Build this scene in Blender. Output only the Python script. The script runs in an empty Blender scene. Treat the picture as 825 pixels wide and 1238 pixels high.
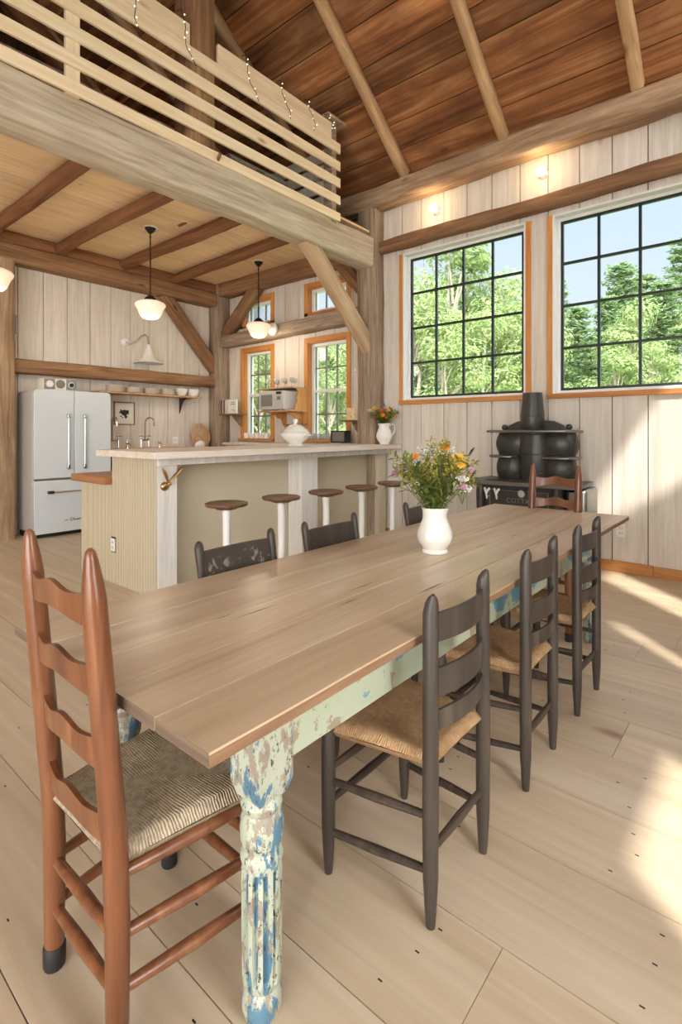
import bpy, bmesh, math, random
from mathutils import Vector, Matrix, noise
SC = bpy.context.scene
COL = SC.collection
R = random.Random(11)
PI = math.pi

# ------------------------------------------------------------------ mesh builder
class MB:
    def __init__(s):
        s.bm = bmesh.new(); s.lay = s.bm.faces.layers.float.new('rnd'); s.mi = 0
    def faces(s, vs, fs, r=None):
        if r is None: r = R.random()
        v = [s.bm.verts.new(p) for p in vs]
        for f in fs:
            try:
                F = s.bm.faces.new([v[i] for i in f])
            except ValueError:
                continue
            F[s.lay] = r; F.material_index = s.mi
        return v
    def box(s, x0, x1, y0, y1, z0, z1, r=None):
        s.faces([(x0,y0,z0),(x1,y0,z0),(x1,y1,z0),(x0,y1,z0),(x0,y0,z1),(x1,y0,z1),(x1,y1,z1),(x0,y1,z1)],
                [(0,3,2,1),(4,5,6,7),(0,1,5,4),(1,2,6,5),(2,3,7,6),(3,0,4,7)], r)
    def bar(s, p, q, w, h, up=(0,0,1), r=None, w2=None, h2=None):
        p = Vector(p); q = Vector(q); x = (q-p).normalized(); y = Vector(up).cross(x).normalized(); z = x.cross(y)
        w2 = w2 or w; h2 = h2 or h
        vs = []
        for o, a, b in ((p,w,h),(q,w2,h2)):
            for sy, sz in ((-1,-1),(1,-1),(1,1),(-1,1)): vs.append(o+y*sy*a/2+z*sz*b/2)
        s.faces(vs, [(0,3,2,1),(4,5,6,7),(0,1,5,4),(1,2,6,5),(2,3,7,6),(3,0,4,7)], r)
    def tube(s, pts, rad, n=10, r=None, sq=1.0):
        pts = [Vector(p) for p in pts]
        if not isinstance(rad, (list, tuple)): rad = [rad]*len(pts)
        t0 = (pts[1]-pts[0]).normalized()
        u = t0.orthogonal().normalized(); vs = []; m = len(pts)
        for i, p in enumerate(pts):
            t = (pts[min(i+1,m-1)]-pts[max(i-1,0)]).normalized()
            u = (u-t*u.dot(t)).normalized(); w = t.cross(u)
            for k in range(n):
                a = 2*PI*k/n; vs.append(p+u*math.cos(a)*rad[i]+w*math.sin(a)*rad[i]*sq)
        fs = [(i*n+k, i*n+(k+1)%n, (i+1)*n+(k+1)%n, (i+1)*n+k) for i in range(m-1) for k in range(n)]
        fs += [tuple(range(n-1,-1,-1)), tuple((m-1)*n+k for k in range(n))]
        s.faces(vs, fs, r)
    def lathe(s, prof, n=28, o=(0,0,0), ax='Z', r=None, mod=None, sx=1, sy=1):
        vs = []; m = len(prof)
        for i, (rr, z) in enumerate(prof):
            for k in range(n):
                a = 2*PI*k/n; q = rr*(mod(a, i, z) if mod else 1)
                x, y = q*math.cos(a)*sx, q*math.sin(a)*sy
                v = (x,y,z) if ax == 'Z' else ((z,x,y) if ax == 'X' else (y,z,x))
                vs.append(Vector(v)+Vector(o))
        fs = [(i*n+k, i*n+(k+1)%n, (i+1)*n+(k+1)%n, (i+1)*n+k) for i in range(m-1) for k in range(n)]
        if prof[0][0] > 1e-4: fs.append(tuple(range(n-1,-1,-1)))
        if prof[-1][0] > 1e-4: fs.append(tuple((m-1)*n+k for k in range(n)))
        s.faces(vs, fs, r)
    def prism(s, poly, o, u, v, d, r=None):
        o = Vector(o); u = Vector(u); v = Vector(v); d = Vector(d); n = len(poly)
        a = [o+u*x+v*y for x, y in poly]; b = [p+d for p in a]
        fs = [tuple(range(n-1,-1,-1)), tuple(range(n,2*n))]+[(i,(i+1)%n,n+(i+1)%n,n+i) for i in range(n)]
        s.faces(a+b, fs, r)
    def ball(s, c, rx, ry=None, rz=None, nu=12, nv=8, r=None):
        ry = ry or rx; rz = rz or rx; vs = [Vector(c)+Vector((0,0,-rz))]
        for j in range(1, nv):
            t = -PI/2+PI*j/nv
            for k in range(nu):
                a = 2*PI*k/nu
                vs.append(Vector(c)+Vector((rx*math.cos(a)*math.cos(t), ry*math.sin(a)*math.cos(t), rz*math.sin(t))))
        vs.append(Vector(c)+Vector((0,0,rz))); L = len(vs)-1
        fs = [(0,1+(k+1)%nu,1+k) for k in range(nu)]
        for j in range(nv-2):
            for k in range(nu):
                fs.append((1+j*nu+k, 1+j*nu+(k+1)%nu, 1+(j+1)*nu+(k+1)%nu, 1+(j+1)*nu+k))
        b = 1+(nv-2)*nu
        fs += [(b+k, b+(k+1)%nu, L) for k in range(nu)]
        s.faces(vs, fs, r)
    def build(s, name, mat, parent=None, ang=35, bevel=0, seg=2, loc=None):
        bmesh.ops.recalc_face_normals(s.bm, faces=s.bm.faces)
        me = bpy.data.meshes.new(name); s.bm.to_mesh(me); s.bm.free()
        for m in (mat if isinstance(mat, list) else [mat]): me.materials.append(m)
        me.polygons.foreach_set('use_smooth', [True]*len(me.polygons))
        me.set_sharp_from_angle(angle=math.radians(ang))
        o = bpy.data.objects.new(name, me); COL.objects.link(o)
        if parent: o.parent = parent
        if loc: o.location = loc
        if bevel:
            b = o.modifiers.new('edge', 'BEVEL'); b.width = bevel; b.segments = seg; b.limit_method = 'ANGLE'; b.angle_limit = math.radians(40)
        return o

def tag(o, label, cat, group=None, kind=None):
    o['label'] = label; o['category'] = cat
    if group: o['group'] = group
    if kind: o['kind'] = kind
    return o
def thing(name, label, cat, loc=(0,0,0), rz=0, group=None):
    o = bpy.data.objects.new(name, None); COL.objects.link(o); o.location = loc; o.rotation_euler = (0,0,rz)
    o.empty_display_size = .1
    return tag(o, label, cat, group)
def struct(o): o['kind'] = 'structure'; return o
def empty(name, loc=(0,0,0)):
    o = bpy.data.objects.new(name, None); COL.objects.link(o); o.location = loc; return o
def dup(root, loc, rz, label, group=None):
    r = root.copy(); COL.objects.link(r); r.location = loc
    e = root.rotation_euler; r.rotation_euler = (e[0], e[1], rz)
    r['label'] = label
    if group: r['group'] = group
    for ch in list(root.children):
        c = ch.copy(); COL.objects.link(c); c.parent = r
        for g in list(ch.children):
            d = g.copy(); COL.objects.link(d); d.parent = c
    return r

# ------------------------------------------------------------------ materials
def rgb(r, g, b):
    f = lambda c: (c/255/12.92) if c/255 <= .04045 else ((c/255+.055)/1.055)**2.4
    return (f(r), f(g), f(b), 1)
class NT:
    def __init__(s, name):
        s.m = bpy.data.materials.new(name); s.m.use_nodes = True; s.t = s.m.node_tree; s.n = s.t.nodes
        s.b = s.n['Principled BSDF']
    def a(s, ty, **kw):
        n = s.n.new(ty)
        for k, v in kw.items():
            if k == 'i':
                for kk, vv in v.items():
                    if isinstance(vv, bpy.types.NodeSocket): s.t.links.new(vv, n.inputs[kk])
                    else: n.inputs[kk].default_value = vv
            else: setattr(n, k, v)
        return n
    def l(s, a, b): s.t.links.new(a, b)
    def math(s, op, a, b=0.0, c=0.0):
        n = s.a('ShaderNodeMath', operation=op)
        for i, v in enumerate((a, b, c)):
            if isinstance(v, bpy.types.NodeSocket): s.l(v, n.inputs[i])
            else: n.inputs[i].default_value = v
        return n.outputs[0]
    def ramp(s, fac, stops):
        n = s.a('ShaderNodeValToRGB'); e = n.color_ramp.elements
        while len(e) < len(stops): e.new(.5)
        for i, (p, c) in enumerate(stops): e[i].position = p; e[i].color = c
        s.l(fac, n.inputs[0]); return n.outputs[0]
    def mix(s, fac, a, b, bt='MIX'):
        n = s.a('ShaderNodeMix', data_type='RGBA', blend_type=bt)
        for k, v in ((0, fac), (6, a), (7, b)):
            if isinstance(v, bpy.types.NodeSocket): s.l(v, n.inputs[k])
            else: n.inputs[k].default_value = v
        return n.outputs[2]
    def coord(s, off=True):
        tc = s.a('ShaderNodeTexCoord').outputs['Object']
        if not off: return tc
        at = s.a('ShaderNodeAttribute', attribute_name='rnd').outputs['Fac']
        s.rnd = at
        sc = s.a('ShaderNodeVectorMath', operation='SCALE'); sc.inputs[0].default_value = (13.1, 7.7, 21.3); s.l(at, sc.inputs['Scale'])
        ad = s.a('ShaderNodeVectorMath', operation='ADD'); s.l(tc, ad.inputs[0]); s.l(sc.outputs[0], ad.inputs[1])
        return ad.outputs[0]
    def noise(s, vec, scale=1, detail=4, rough=.55, dist=0, mp=None):
        if mp:
            m = s.a('ShaderNodeMapping'); m.inputs['Scale'].default_value = mp; s.l(vec, m.inputs['Vector']); vec = m.outputs[0]
        n = s.a('ShaderNodeTexNoise'); n.inputs['Scale'].default_value = scale; n.inputs['Detail'].default_value = detail
        n.inputs['Roughness'].default_value = rough; n.inputs['Distortion'].default_value = dist; s.l(vec, n.inputs['Vector'])
        return n.outputs[0]
    def bump(s, h, st=.3, d=.01):
        n = s.a('ShaderNodeBump'); n.inputs['Strength'].default_value = st; n.inputs['Distance'].default_value = d
        s.l(h, n.inputs['Height']); s.l(n.outputs[0], s.b.inputs['Normal'])
    def set(s, col=None, rough=.5, metal=0, spec=.5, coat=0):
        if col is not None:
            if isinstance(col, bpy.types.NodeSocket): s.l(col, s.b.inputs['Base Color'])
            else: s.b.inputs['Base Color'].default_value = col
        s.b.inputs['Roughness'].default_value = rough; s.b.inputs['Metallic'].default_value = metal
        s.b.inputs['Specular IOR Level'].default_value = spec; s.b.inputs['Coat Weight'].default_value = coat
        return s.m

def wood(name, dark, mid, light, ax='X', grain=1.0, rough=.6, var=.25, knots=.5, knotcol=(90,55,30), blotch=.35, bump=.25, spec=.35, coat=0, kscale=1.0):
    t = NT(name); v = t.coord()
    sl, ss = .55*grain, 9*grain
    mp = {'X': (sl,ss,ss), 'Y': (ss,sl,ss), 'Z': (ss,ss,sl)}[ax]
    g = t.noise(v, 1.6, 6, .62, .9, mp)
    g2 = t.noise(v, 6, 3, .5, .3, mp)
    c = t.ramp(g, [(.28, rgb(*dark)), (.5, rgb(*mid)), (.74, rgb(*light))])
    b = t.noise(v, 1.7, 3, .5)
    c = t.mix(t.math('MULTIPLY', t.ramp(b, [(.4, (0,0,0,1)), (.68, (1,1,1,1))]), blotch), c, rgb(*dark))
    fine = t.math('MULTIPLY_ADD', g2, .3, .86)
    hs = t.a('ShaderNodeHueSaturation'); t.l(c, hs.inputs['Color'])
    t.l(t.math('MULTIPLY', t.math('MULTIPLY_ADD', t.rnd, var, 1-var/2), fine), hs.inputs['Value']); c = hs.outputs[0]
    if knots:
        m = t.a('ShaderNodeMapping'); k = {'X': (1.3,3.4,3.4), 'Y': (3.4,1.3,3.4), 'Z': (3.4,3.4,1.3)}[ax]
        m.inputs['Scale'].default_value = [q*kscale for q in k]; t.l(v, m.inputs['Vector'])
        vo = t.a('ShaderNodeTexVoronoi'); vo.inputs['Scale'].default_value = 1.0; t.l(m.outputs[0], vo.inputs['Vector'])
        sep = t.a('ShaderNodeSeparateColor'); t.l(vo.outputs['Color'], sep.inputs[0])
        near = t.ramp(vo.outputs['Distance'], [(.03, (1,1,1,1)), (.11, (0,0,0,1))])
        on = t.math('MULTIPLY', near, t.math('GREATER_THAN', sep.outputs[0], 1-knots))
        c = t.mix(t.math('MULTIPLY', on, .75), c, rgb(*knotcol))
    t.bump(g, bump, .006)
    return t.set(c, rough, 0, spec, coat)

def plain(name, col, rough=.5, metal=0, spec=.5, coat=0, var=.06, nscale=9, bump=0):
    t = NT(name); v = t.coord(); n = t.noise(v, nscale, 4)
    hs = t.a('ShaderNodeHueSaturation'); hs.inputs['Color'].default_value = rgb(*col)
    t.l(t.math('MULTIPLY_ADD', n, var*2, 1-var), hs.inputs['Value'])
    if bump: t.bump(n, bump, .004)
    return t.set(hs.outputs[0], rough, metal, spec, coat)

def emit(name, col, st, base=(240,235,225)):
    t = NT(name); t.set(rgb(*base), .25)
    n = t.noise(t.coord(), 3, 2); r = t.ramp(n, [(0, rgb(*col)), (1, rgb(*col))])
    t.l(r, t.b.inputs['Emission Color']); t.b.inputs['Emission Strength'].default_value = st
    return t.m

def glassmat(name, tint=(245,250,250), refl=.06):
    t = NT(name); n = t.n; tr = t.a('ShaderNodeBsdfTransparent'); tr.inputs[0].default_value = rgb(*tint)
    gl = t.a('ShaderNodeBsdfGlossy'); gl.inputs['Roughness'].default_value = .02
    fr = t.a('ShaderNodeFresnel'); fr.inputs[0].default_value = 1.3
    mx = t.a('ShaderNodeMixShader'); t.l(t.math('MULTIPLY', fr.outputs[0], refl/.03), mx.inputs[0])
    t.l(tr.outputs[0], mx.inputs[1]); t.l(gl.outputs[0], mx.inputs[2])
    t.l(mx.outputs[0], n['Material Output'].inputs['Surface']); n.remove(t.b)
    return t.m

M = {}
M['wall'] = wood('white_board', (206,194,178), (218,209,196), (229,222,211), 'Z', rough=.75, var=.09, knots=.25, knotcol=(165,135,105), blotch=.12, bump=.1, kscale=.8)
M['gap'] = plain('dark_gap', (70,62,54), .9)
M['floor'] = wood('pine_floor', (188,166,138), (202,183,156), (214,198,175), 'X', grain=.5, rough=.4, var=.12, knots=.22, knotcol=(132,84,58), blotch=.2, bump=.03, spec=.4, kscale=.75)
M['loftbeam'] = wood('weathered_beam', (152,134,112), (196,180,158), (224,212,194), 'X', rough=.85, var=.06, knots=.25, knotcol=(95,78,62), blotch=.3, bump=.5)
M['plate'] = wood('hewn_plate', (122,94,70), (168,138,108), (202,178,148), 'X', rough=.85, var=.1, knots=.25, blotch=.4, bump=.9)
M['post'] = wood('grey_post', (112,94,78), (158,138,116), (188,170,148), 'X', grain=1.4, rough=.9, var=.1, knots=.15, knotcol=(60,48,40), blotch=.35, bump=.8)
M['dbeam'] = wood('brown_beam', (100,70,48), (146,108,76), (176,140,104), 'X', rough=.8, var=.12, knots=.2, knotcol=(56,38,26), blotch=.35, bump=.5)
M['joist'] = wood('joist_brown', (100,64,40), (136,92,60), (158,114,78), 'X', rough=.8, var=.1, knots=.1, blotch=.3, bump=.5)
M['rafter'] = wood('rafter_wood', (150,116,80), (192,156,114), (216,184,142), 'X', rough=.8, var=.1, knots=.25, knotcol=(105,70,42), bump=.5)
M['brace'] = wood('brace_oak', (160,130,98), (194,164,130), (214,188,156), 'X', rough=.7, var=.05, knots=.15, knotcol=(110,75,50), bump=.3)
M['roof'] = wood('roof_deck', (84,50,28), (158,104,62), (214,162,112), 'X', grain=.5, rough=.7, var=.75, knots=.3, knotcol=(50,30,16), blotch=.6, bump=.3)
M['darkboard'] = wood('dark_boards', (48,30,20), (80,52,34), (112,78,52), 'Z', rough=.85, var=.4, knots=.2, bump=.4)
M['honey'] = wood('honey_pine', (222,186,138), (238,208,164), (246,222,184), 'Y', grain=.8, rough=.55, var=.1, knots=.75, knotcol=(120,78,46), blotch=.12, bump=.1, kscale=2.2)
M['slat'] = wood('pale_pine', (232,202,160), (244,222,186), (250,234,206), 'Y', rough=.55, var=.06, knots=.15, knotcol=(170,110,65), blotch=.1, bump=.08)
M['slatz'] = wood('pale_pine_post', (228,200,158), (240,218,182), (248,230,200), 'Z', rough=.55, var=.06, knots=.15, knotcol=(170,110,65), blotch=.1, bump=.08)
M['top'] = wood('table_plank', (178,152,120), (206,181,150), (222,205,180), 'Y', grain=.55, rough=.3, var=.12, knots=.12, knotcol=(96,66,46), blotch=.3, bump=.08, spec=.5)
M['casing'] = wood('orange_pine', (182,118,58), (208,144,80), (224,168,106), 'Z', rough=.5, var=.08, knots=.15, knotcol=(130,70,30), bump=.08)
M['casingx'] = wood('orange_pine_rail', (176,112,54), (202,138,76), (220,162,100), 'X', rough=.5, var=.08, knots=.15, knotcol=(130,70,30), bump=.08)
M['red'] = wood('red_varnish', (90,53,33), (126,77,48), (152,103,70), 'Z', grain=1.0, rough=.28, var=.08, knots=0, blotch=.3, bump=.1, spec=.5, coat=.25)
M['dark'] = wood('dark_paint', (50,43,39), (68,60,54), (90,79,71), 'Z', grain=.9, rough=.4, var=.1, knots=.12, knotcol=(122,90,64), blotch=.3, bump=.12, spec=.5)
M['rung'] = wood('dark_rung', (46,36,30), (70,58,50), (98,84,74), 'X', grain=1.4, rough=.5, var=.15, knots=.1, knotcol=(120,88,62), bump=.15)
M['ctop'] = wood('white_counter', (205,190,172), (224,212,198), (236,227,216), 'Y', rough=.5, var=.05, knots=.15, knotcol=(165,135,110), blotch=.2, bump=.08)
M['cpost'] = wood('white_post', (206,200,192), (222,217,210), (232,229,224), 'Z', rough=.6, var=.05, knots=.12, knotcol=(150,120,100), blotch=.15, bump=.08)
M['butcher'] = wood('brown_worktop', (128,78,42), (160,106,64), (182,130,86), 'X', rough=.45, var=.1, knots=.1, bump=.08)
M['cut'] = wood('cutting_board', (170,124,84), (200,158,116), (216,180,142), 'Z', rough=.5, var=.15, knots=.1, bump=.08)
M['stoolseat'] = wood('stool_wood', (78,50,32), (112,78,54), (140,104,76), 'X', rough=.4, var=.1, knots=0, bump=.08)
M['ipaint'] = plain('beige_paint', (198,186,160), .55, var=.02)
M['white'] = plain('white_enamel', (236,234,228), .35, var=.02)
M['vinyl'] = plain('white_frame', (232,232,228), .45, var=.02)
M['muntin'] = plain('dark_muntin', (34,44,44), .4)
M['gmuntin'] = plain('grey_muntin', (120,120,112), .5)
M['cer'] = plain('ironstone', (238,236,228), .18, var=.03, coat=.3)
M['stack'] = plain('stoneware', (236,225,208), .35, var=.05)
M['fridge'] = plain('fridge_enamel', (206,213,216), .22, var=.015, coat=.4)
M['fridgeside'] = plain('fridge_side', (190,188,182), .4, var=.02)
M['chrome'] = plain('chrome', (205,205,205), .12, 1, var=.02)
M['steel'] = plain('dull_steel', (150,150,148), .35, 1)
M['blackp'] = plain('black_plastic', (28,28,28), .4)
M['rubber'] = plain('black_rubber', (38,36,36), .6)
M['iron'] = plain('cast_iron', (66,64,61), .38, .3, var=.2, nscale=30, bump=.15)
M['ironl'] = plain('cast_iron_edge', (120,116,108), .32, .6, var=.15, nscale=25)
M['bronze'] = plain('dark_bronze', (48,40,34), .4, .5)
M['brass'] = plain('aged_brass', (178,146,92), .28, 1, var=.1)
M['opal'] = emit('opal_glass', (255,212,170), .42)
M['bulb'] = emit('lit_bulb', (255,222,170), 7)
M['led'] = emit('tiny_bulb', (255,240,215), 1.2)
M['glass'] = glassmat('window_glass', (247,250,250), .022)
M['cglass'] = glassmat('clear_glass', (244,248,248), .05)
def frost(m):
    nt = m.node_tree; out = [n for n in nt.nodes if n.type == 'OUTPUT_MATERIAL'][0]; src = out.inputs[0].links[0].from_socket
    d = nt.nodes.new('ShaderNodeBsdfDiffuse'); d.inputs[0].default_value = rgb(236,236,232); x = nt.nodes.new('ShaderNodeMixShader'); x.inputs[0].default_value = .3
    nt.links.new(src, x.inputs[1]); nt.links.new(d.outputs[0], x.inputs[2]); nt.links.new(x.outputs[0], out.inputs[0])
frost(M['cglass'])
M['paper'] = plain('paper', (228,222,208), .8)
M['grass'] = plain('meadow', (108,138,62), .9, var=.25, nscale=3)
M['edgewood'] = wood('worn_edge', (106,78,58), (150,116,88), (182,148,116), 'Y', grain=.8, rough=.6, var=.1, knots=.2, knotcol=(70,50,38), blotch=.5, bump=.4)
M['endgrain'] = wood('end_grain', (84,68,56), (120,100,84), (150,130,110), 'X', grain=1.5, rough=.8, var=.1, knots=0, bump=.4)
M['crack'] = plain('dark_crack', (70,52,40), .9)
M['quilt'] = None

def quiltmat():
    t = NT('quilt_cloth'); v = t.coord(False)
    ch = t.a('ShaderNodeTexChecker'); ch.inputs['Scale'].default_value = 9; t.l(v, ch.inputs[0])
    ch.inputs[1].default_value = rgb(226,224,222); ch.inputs[2].default_value = rgb(168,172,186)
    n = t.noise(v, 14, 3); t.bump(n, .4, .01)
    return t.set(t.mix(t.math('MULTIPLY', n, .3), ch.outputs[0], rgb(200,198,200)), .9)
M['quilt'] = quiltmat()

def flake():
    t = NT('flaking_paint'); v = t.coord(False)
    n1 = t.noise(v, 4.2, 8, .62, .25, (1,.55,1)); n2 = t.noise(v, 15, 6, .7); n3 = t.noise(v, 6.5, 7, .66, .2)
    base = t.mix(t.noise(v, 2.4, 2), rgb(164,176,148), rgb(188,195,174))
    grey = t.mix(n2, rgb(166,152,134), rgb(144,128,110))
    sz = t.a('ShaderNodeSeparateXYZ'); t.l(v, sz.inputs[0]); n1 = t.math('ADD', n1, t.math('MULTIPLY', t.math('SUBTRACT', sz.outputs[2], .652), 1.35))
    c = t.mix(t.ramp(n3, [(.575, (0,0,0,1)), (.59, (1,1,1,1))]), base, grey)
    blue = t.mix(n2, rgb(92,140,164), rgb(112,160,182))
    c = t.mix(t.ramp(n1, [(.515, (0,0,0,1)), (.525, (1,1,1,1))]), c, blue)
    c = t.mix(t.ramp(t.noise(v, 34, 5, .7), [(.66, (0,0,0,1)), (.69, (1,1,1,1))]), c, rgb(70,62,56))
    t.bump(t.mix(.5, n1, n2), .35, .004)
    return t.set(c, .55)
M['flake'] = flake()
def flakeleg():
    t = NT('flaking_leg_paint'); v = t.coord(False)
    n1 = t.noise(v, 19, 8, .64, .3, (1,1,.33)); n2 = t.noise(v, 26, 6, .72); n3 = t.noise(v, 24, 7, .68, .2, (1,1,.5))
    s = t.a('ShaderNodeSeparateXYZ'); t.l(v, s.inputs[0])
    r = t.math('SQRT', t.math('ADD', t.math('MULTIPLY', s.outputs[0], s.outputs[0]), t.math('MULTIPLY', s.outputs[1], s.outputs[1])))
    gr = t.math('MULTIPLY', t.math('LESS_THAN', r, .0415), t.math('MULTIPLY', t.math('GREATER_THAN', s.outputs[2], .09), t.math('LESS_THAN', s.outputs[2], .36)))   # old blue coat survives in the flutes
    base = t.mix(t.noise(v, 6, 2), rgb(166,174,150), rgb(192,196,180))
    c = t.mix(t.ramp(n3, [(.53, (0,0,0,1)), (.55, (1,1,1,1))]), base, t.mix(n2, rgb(166,154,138), rgb(136,122,106)))
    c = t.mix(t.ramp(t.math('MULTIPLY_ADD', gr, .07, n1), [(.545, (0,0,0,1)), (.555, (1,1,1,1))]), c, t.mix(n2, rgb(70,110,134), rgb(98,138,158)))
    c = t.mix(t.ramp(t.noise(v, 70, 5, .72, 0, (1,1,.5)), [(.59, (0,0,0,1)), (.62, (1,1,1,1))]), c, rgb(66,66,58))
    t.bump(t.mix(.5, n1, n2), .5, .004)
    return t.set(c, .55)
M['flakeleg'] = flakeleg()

def rush(name, c1, c2, c3, hw, hd, per=.0075, contrast=.8):
    t = NT(name); v = t.coord(False); s = t.a('ShaderNodeSeparateXYZ'); t.l(v, s.inputs[0])
    ax = t.math('DIVIDE', t.math('ABSOLUTE', s.outputs[0]), hw); ay = t.math('DIVIDE', t.math('ABSOLUTE', s.outputs[1]), hd)
    side = t.math('GREATER_THAN', ax, ay)
    inv = t.math('SUBTRACT', 1, side)
    co = t.math('ADD', t.math('MULTIPLY', side, s.outputs[1]), t.math('MULTIPLY', inv, s.outputs[0]))
    wob = t.noise(v, 22, 3); co = t.math('MULTIPLY_ADD', wob, .014, co)
    w = t.math('MULTIPLY_ADD', t.math('SINE', t.math('MULTIPLY', co, 2*PI/per)), .5, .5)
    big = t.noise(v, 9, 5, .6); strand = t.noise(v, 60, 3, .6, 0, (1,1,1))
    f = t.math('MULTIPLY_ADD', w, .35*contrast, t.math('MULTIPLY_ADD', strand, .5, t.math('MULTIPLY', big, .35)))
    c = t.ramp(f, [(.25, rgb(*c1)), (.55, rgb(*c2)), (.95, rgb(*c3))])
    t.bump(w, .55, .005)
    return t.set(c, .75, 0, .3)

def leafmat(name, a, b, rough=.6, tr=0.0, sc=2.0):
    t = NT(name); v = t.coord(); c = t.mix(t.rnd, rgb(*a), rgb(*b))
    n = t.noise(v, sc, 3); c = t.mix(t.math('MULTIPLY', n, .5), c, rgb(*[int(x*.75) for x in a]))
    m = t.set(c, rough, 0, .25)
    if tr:
        tl = t.a('ShaderNodeBsdfTranslucent'); t.l(c, tl.inputs[0]); mx = t.a('ShaderNodeMixShader'); mx.inputs[0].default_value = tr
        t.l(t.b.outputs[0], mx.inputs[1]); t.l(tl.outputs[0], mx.inputs[2]); t.l(mx.outputs[0], t.n['Material Output'].inputs['Surface'])
    return m

# ------------------------------------------------------------------ timbers
def timber(name, label, cat, p, q, w, h, mat, group=None, up=(0,0,1), rough=.006, ch=.014, seg=.12, wob=0):
    p = Vector(p); q = Vector(q); L = (q-p).length; x = (q-p)/L
    y = Vector(up).cross(x).normalized(); z = x.cross(y)
    n = max(2, int(L/seg)); b = MB(); seed = R.random()*100
    sec = [(-w/2+ch,-h/2),(w/2-ch,-h/2),(w/2,-h/2+ch),(w/2,h/2-ch),(w/2-ch,h/2),(-w/2+ch,h/2),(-w/2,h/2-ch),(-w/2,-h/2+ch)]
    vs = []
    for i in range(n+1):
        X = L*i/n
        cy = noise.noise((X*.7, seed, 0))*wob; cz = noise.noise((X*.7, seed, 9))*wob
        for k, (a, c) in enumerate(sec):
            d = noise.noise((X*3.1, a*9+seed, c*9))*rough; e = noise.noise((X*3.1+50, a*9+seed, c*9))*rough
            vs.append((X, a+d+cy, c+e+cz))
    fs = [(i*8+k, i*8+(k+1)%8, (i+1)*8+(k+1)%8, (i+1)*8+k) for i in range(n) for k in range(8)]
    fs += [tuple(range(7,-1,-1)), tuple(n*8+k for k in range(8))]
    b.faces(vs, fs)
    o = b.build(name, mat, ang=50)
    o.matrix_world = Matrix(((x.x,y.x,z.x,p.x),(x.y,y.y,z.y,p.y),(x.z,y.z,z.z,p.z),(0,0,0,1)))
    return tag(o, label, cat, group, 'thing')

# ------------------------------------------------------------------ room shell
WY, KY, LX, RX = 5.57, 5.75, -7.65, 1.2
def board_wall(name, axis, pos, seams, z0, z1, openings, mat, th=.025, gap=.009, sgn=1):
    """boards upright along an axis; pos = coordinate of the room face; sgn = side the thickness goes"""
    b = MB()
    def put(a0, a1, c0, c1, d0, d1, r):
        lo, hi = sorted((pos+sgn*d0, pos+sgn*d1))
        if axis == 'X': b.box(a0, a1, lo, hi, c0, c1, r)
        else: b.box(lo, hi, a0, a1, c0, c1, r)
    def pieces(a0, a1):
        cuts = sorted({a0, a1} | {e for o in openings for e in o[:2] if a0 < e < a1})
        for u, v in zip(cuts, cuts[1:]):
            m = (u+v)/2; zs = [(z0, z1)]
            for o in openings:
                if o[0] < m < o[1]:
                    zs = [s for (s0, s1) in zs for s in ((s0, min(s1, o[2])), (max(s0, o[3]), s1)) if s[1]-s[0] > 1e-3]
            for s in zs: yield u, v, s[0], s[1]
    for a0, a1 in zip(seams, seams[1:]):
        r = R.random()
        for u, v, s0, s1 in pieces(a0, a1):
            put(u+(gap/2 if u == a0 else 0), v-(gap/2 if v == a1 else 0), s0, s1, 0, th, r)
    b.mi = 1
    for u, v, s0, s1 in pieces(seams[0], seams[-1]): put(u, v, s0, s1, th+.001, th+.05, .5)
    return struct(b.build(name, [mat, M['gap']], ang=20))
def srange(a, b, lo, hi):
    o = [a]
    while o[-1]+hi < b: o.append(o[-1]+R.uniform(lo, hi))
    o[-1] = b if b-o[-1] < lo*.6 else o[-1]
    if o[-1] != b: o.append(b)
    return o

W1 = (-3.635, -2.07, 1.745, 3.60); W2 = (-1.79, -.22, 1.745, 3.60)
board_wall('wall_window', 'X', WY, [-4.07,-3.653,-3.374,-3.061,-2.76,-2.457,-2.137,-1.839,-1.528,-1.229,-.924,-.61,-.3,.02,.33,.64,.95,1.2], 0, 4.75, [W1, W2], M['wall'])
K1 = (-6.99,-6.3,1.24,2.70); K2 = (-5.47,-4.71,1.24,2.70); T1 = (-6.99,-6.3,3.15,3.53); T2 = (-5.47,-4.71,3.15,3.53)
board_wall('wall_kitchen', 'X', KY, [-7.75,-7.38,-6.948,-6.465,-5.977,-5.665,-5.317,-4.94,-4.6,-4.28,-3.95], 0, 3.95, [K1, K2, T1, T2], M['wall'])
board_wall('wall_loft_window', 'X', WY+.02, srange(-7.75, -4.07, .26, .34), 3.95, 4.75, [], M['wall'])
board_wall('wall_left', 'Y', LX, [-6.5,-6.0,-5.6,-5.2,-4.8,-4.4,-4.0,-3.6,-3.2,-2.85,-2.5,-2.1,-1.7,-1.35,-1.0,-.6,-.25,.1,.45,.8,1.15,1.5,1.85,2.2,2.506,2.817,3.128,3.448,3.754,4.065,4.383,4.705,5.03,5.309,5.6,5.8], 0, 3.92, [], M['wall'], sgn=-1)
board_wall('wall_loft_left', 'Y', LX, srange(-6.5, 5.8, .22, .36), 3.92, 8.6, [], M['darkboard'], sgn=-1)

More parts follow.
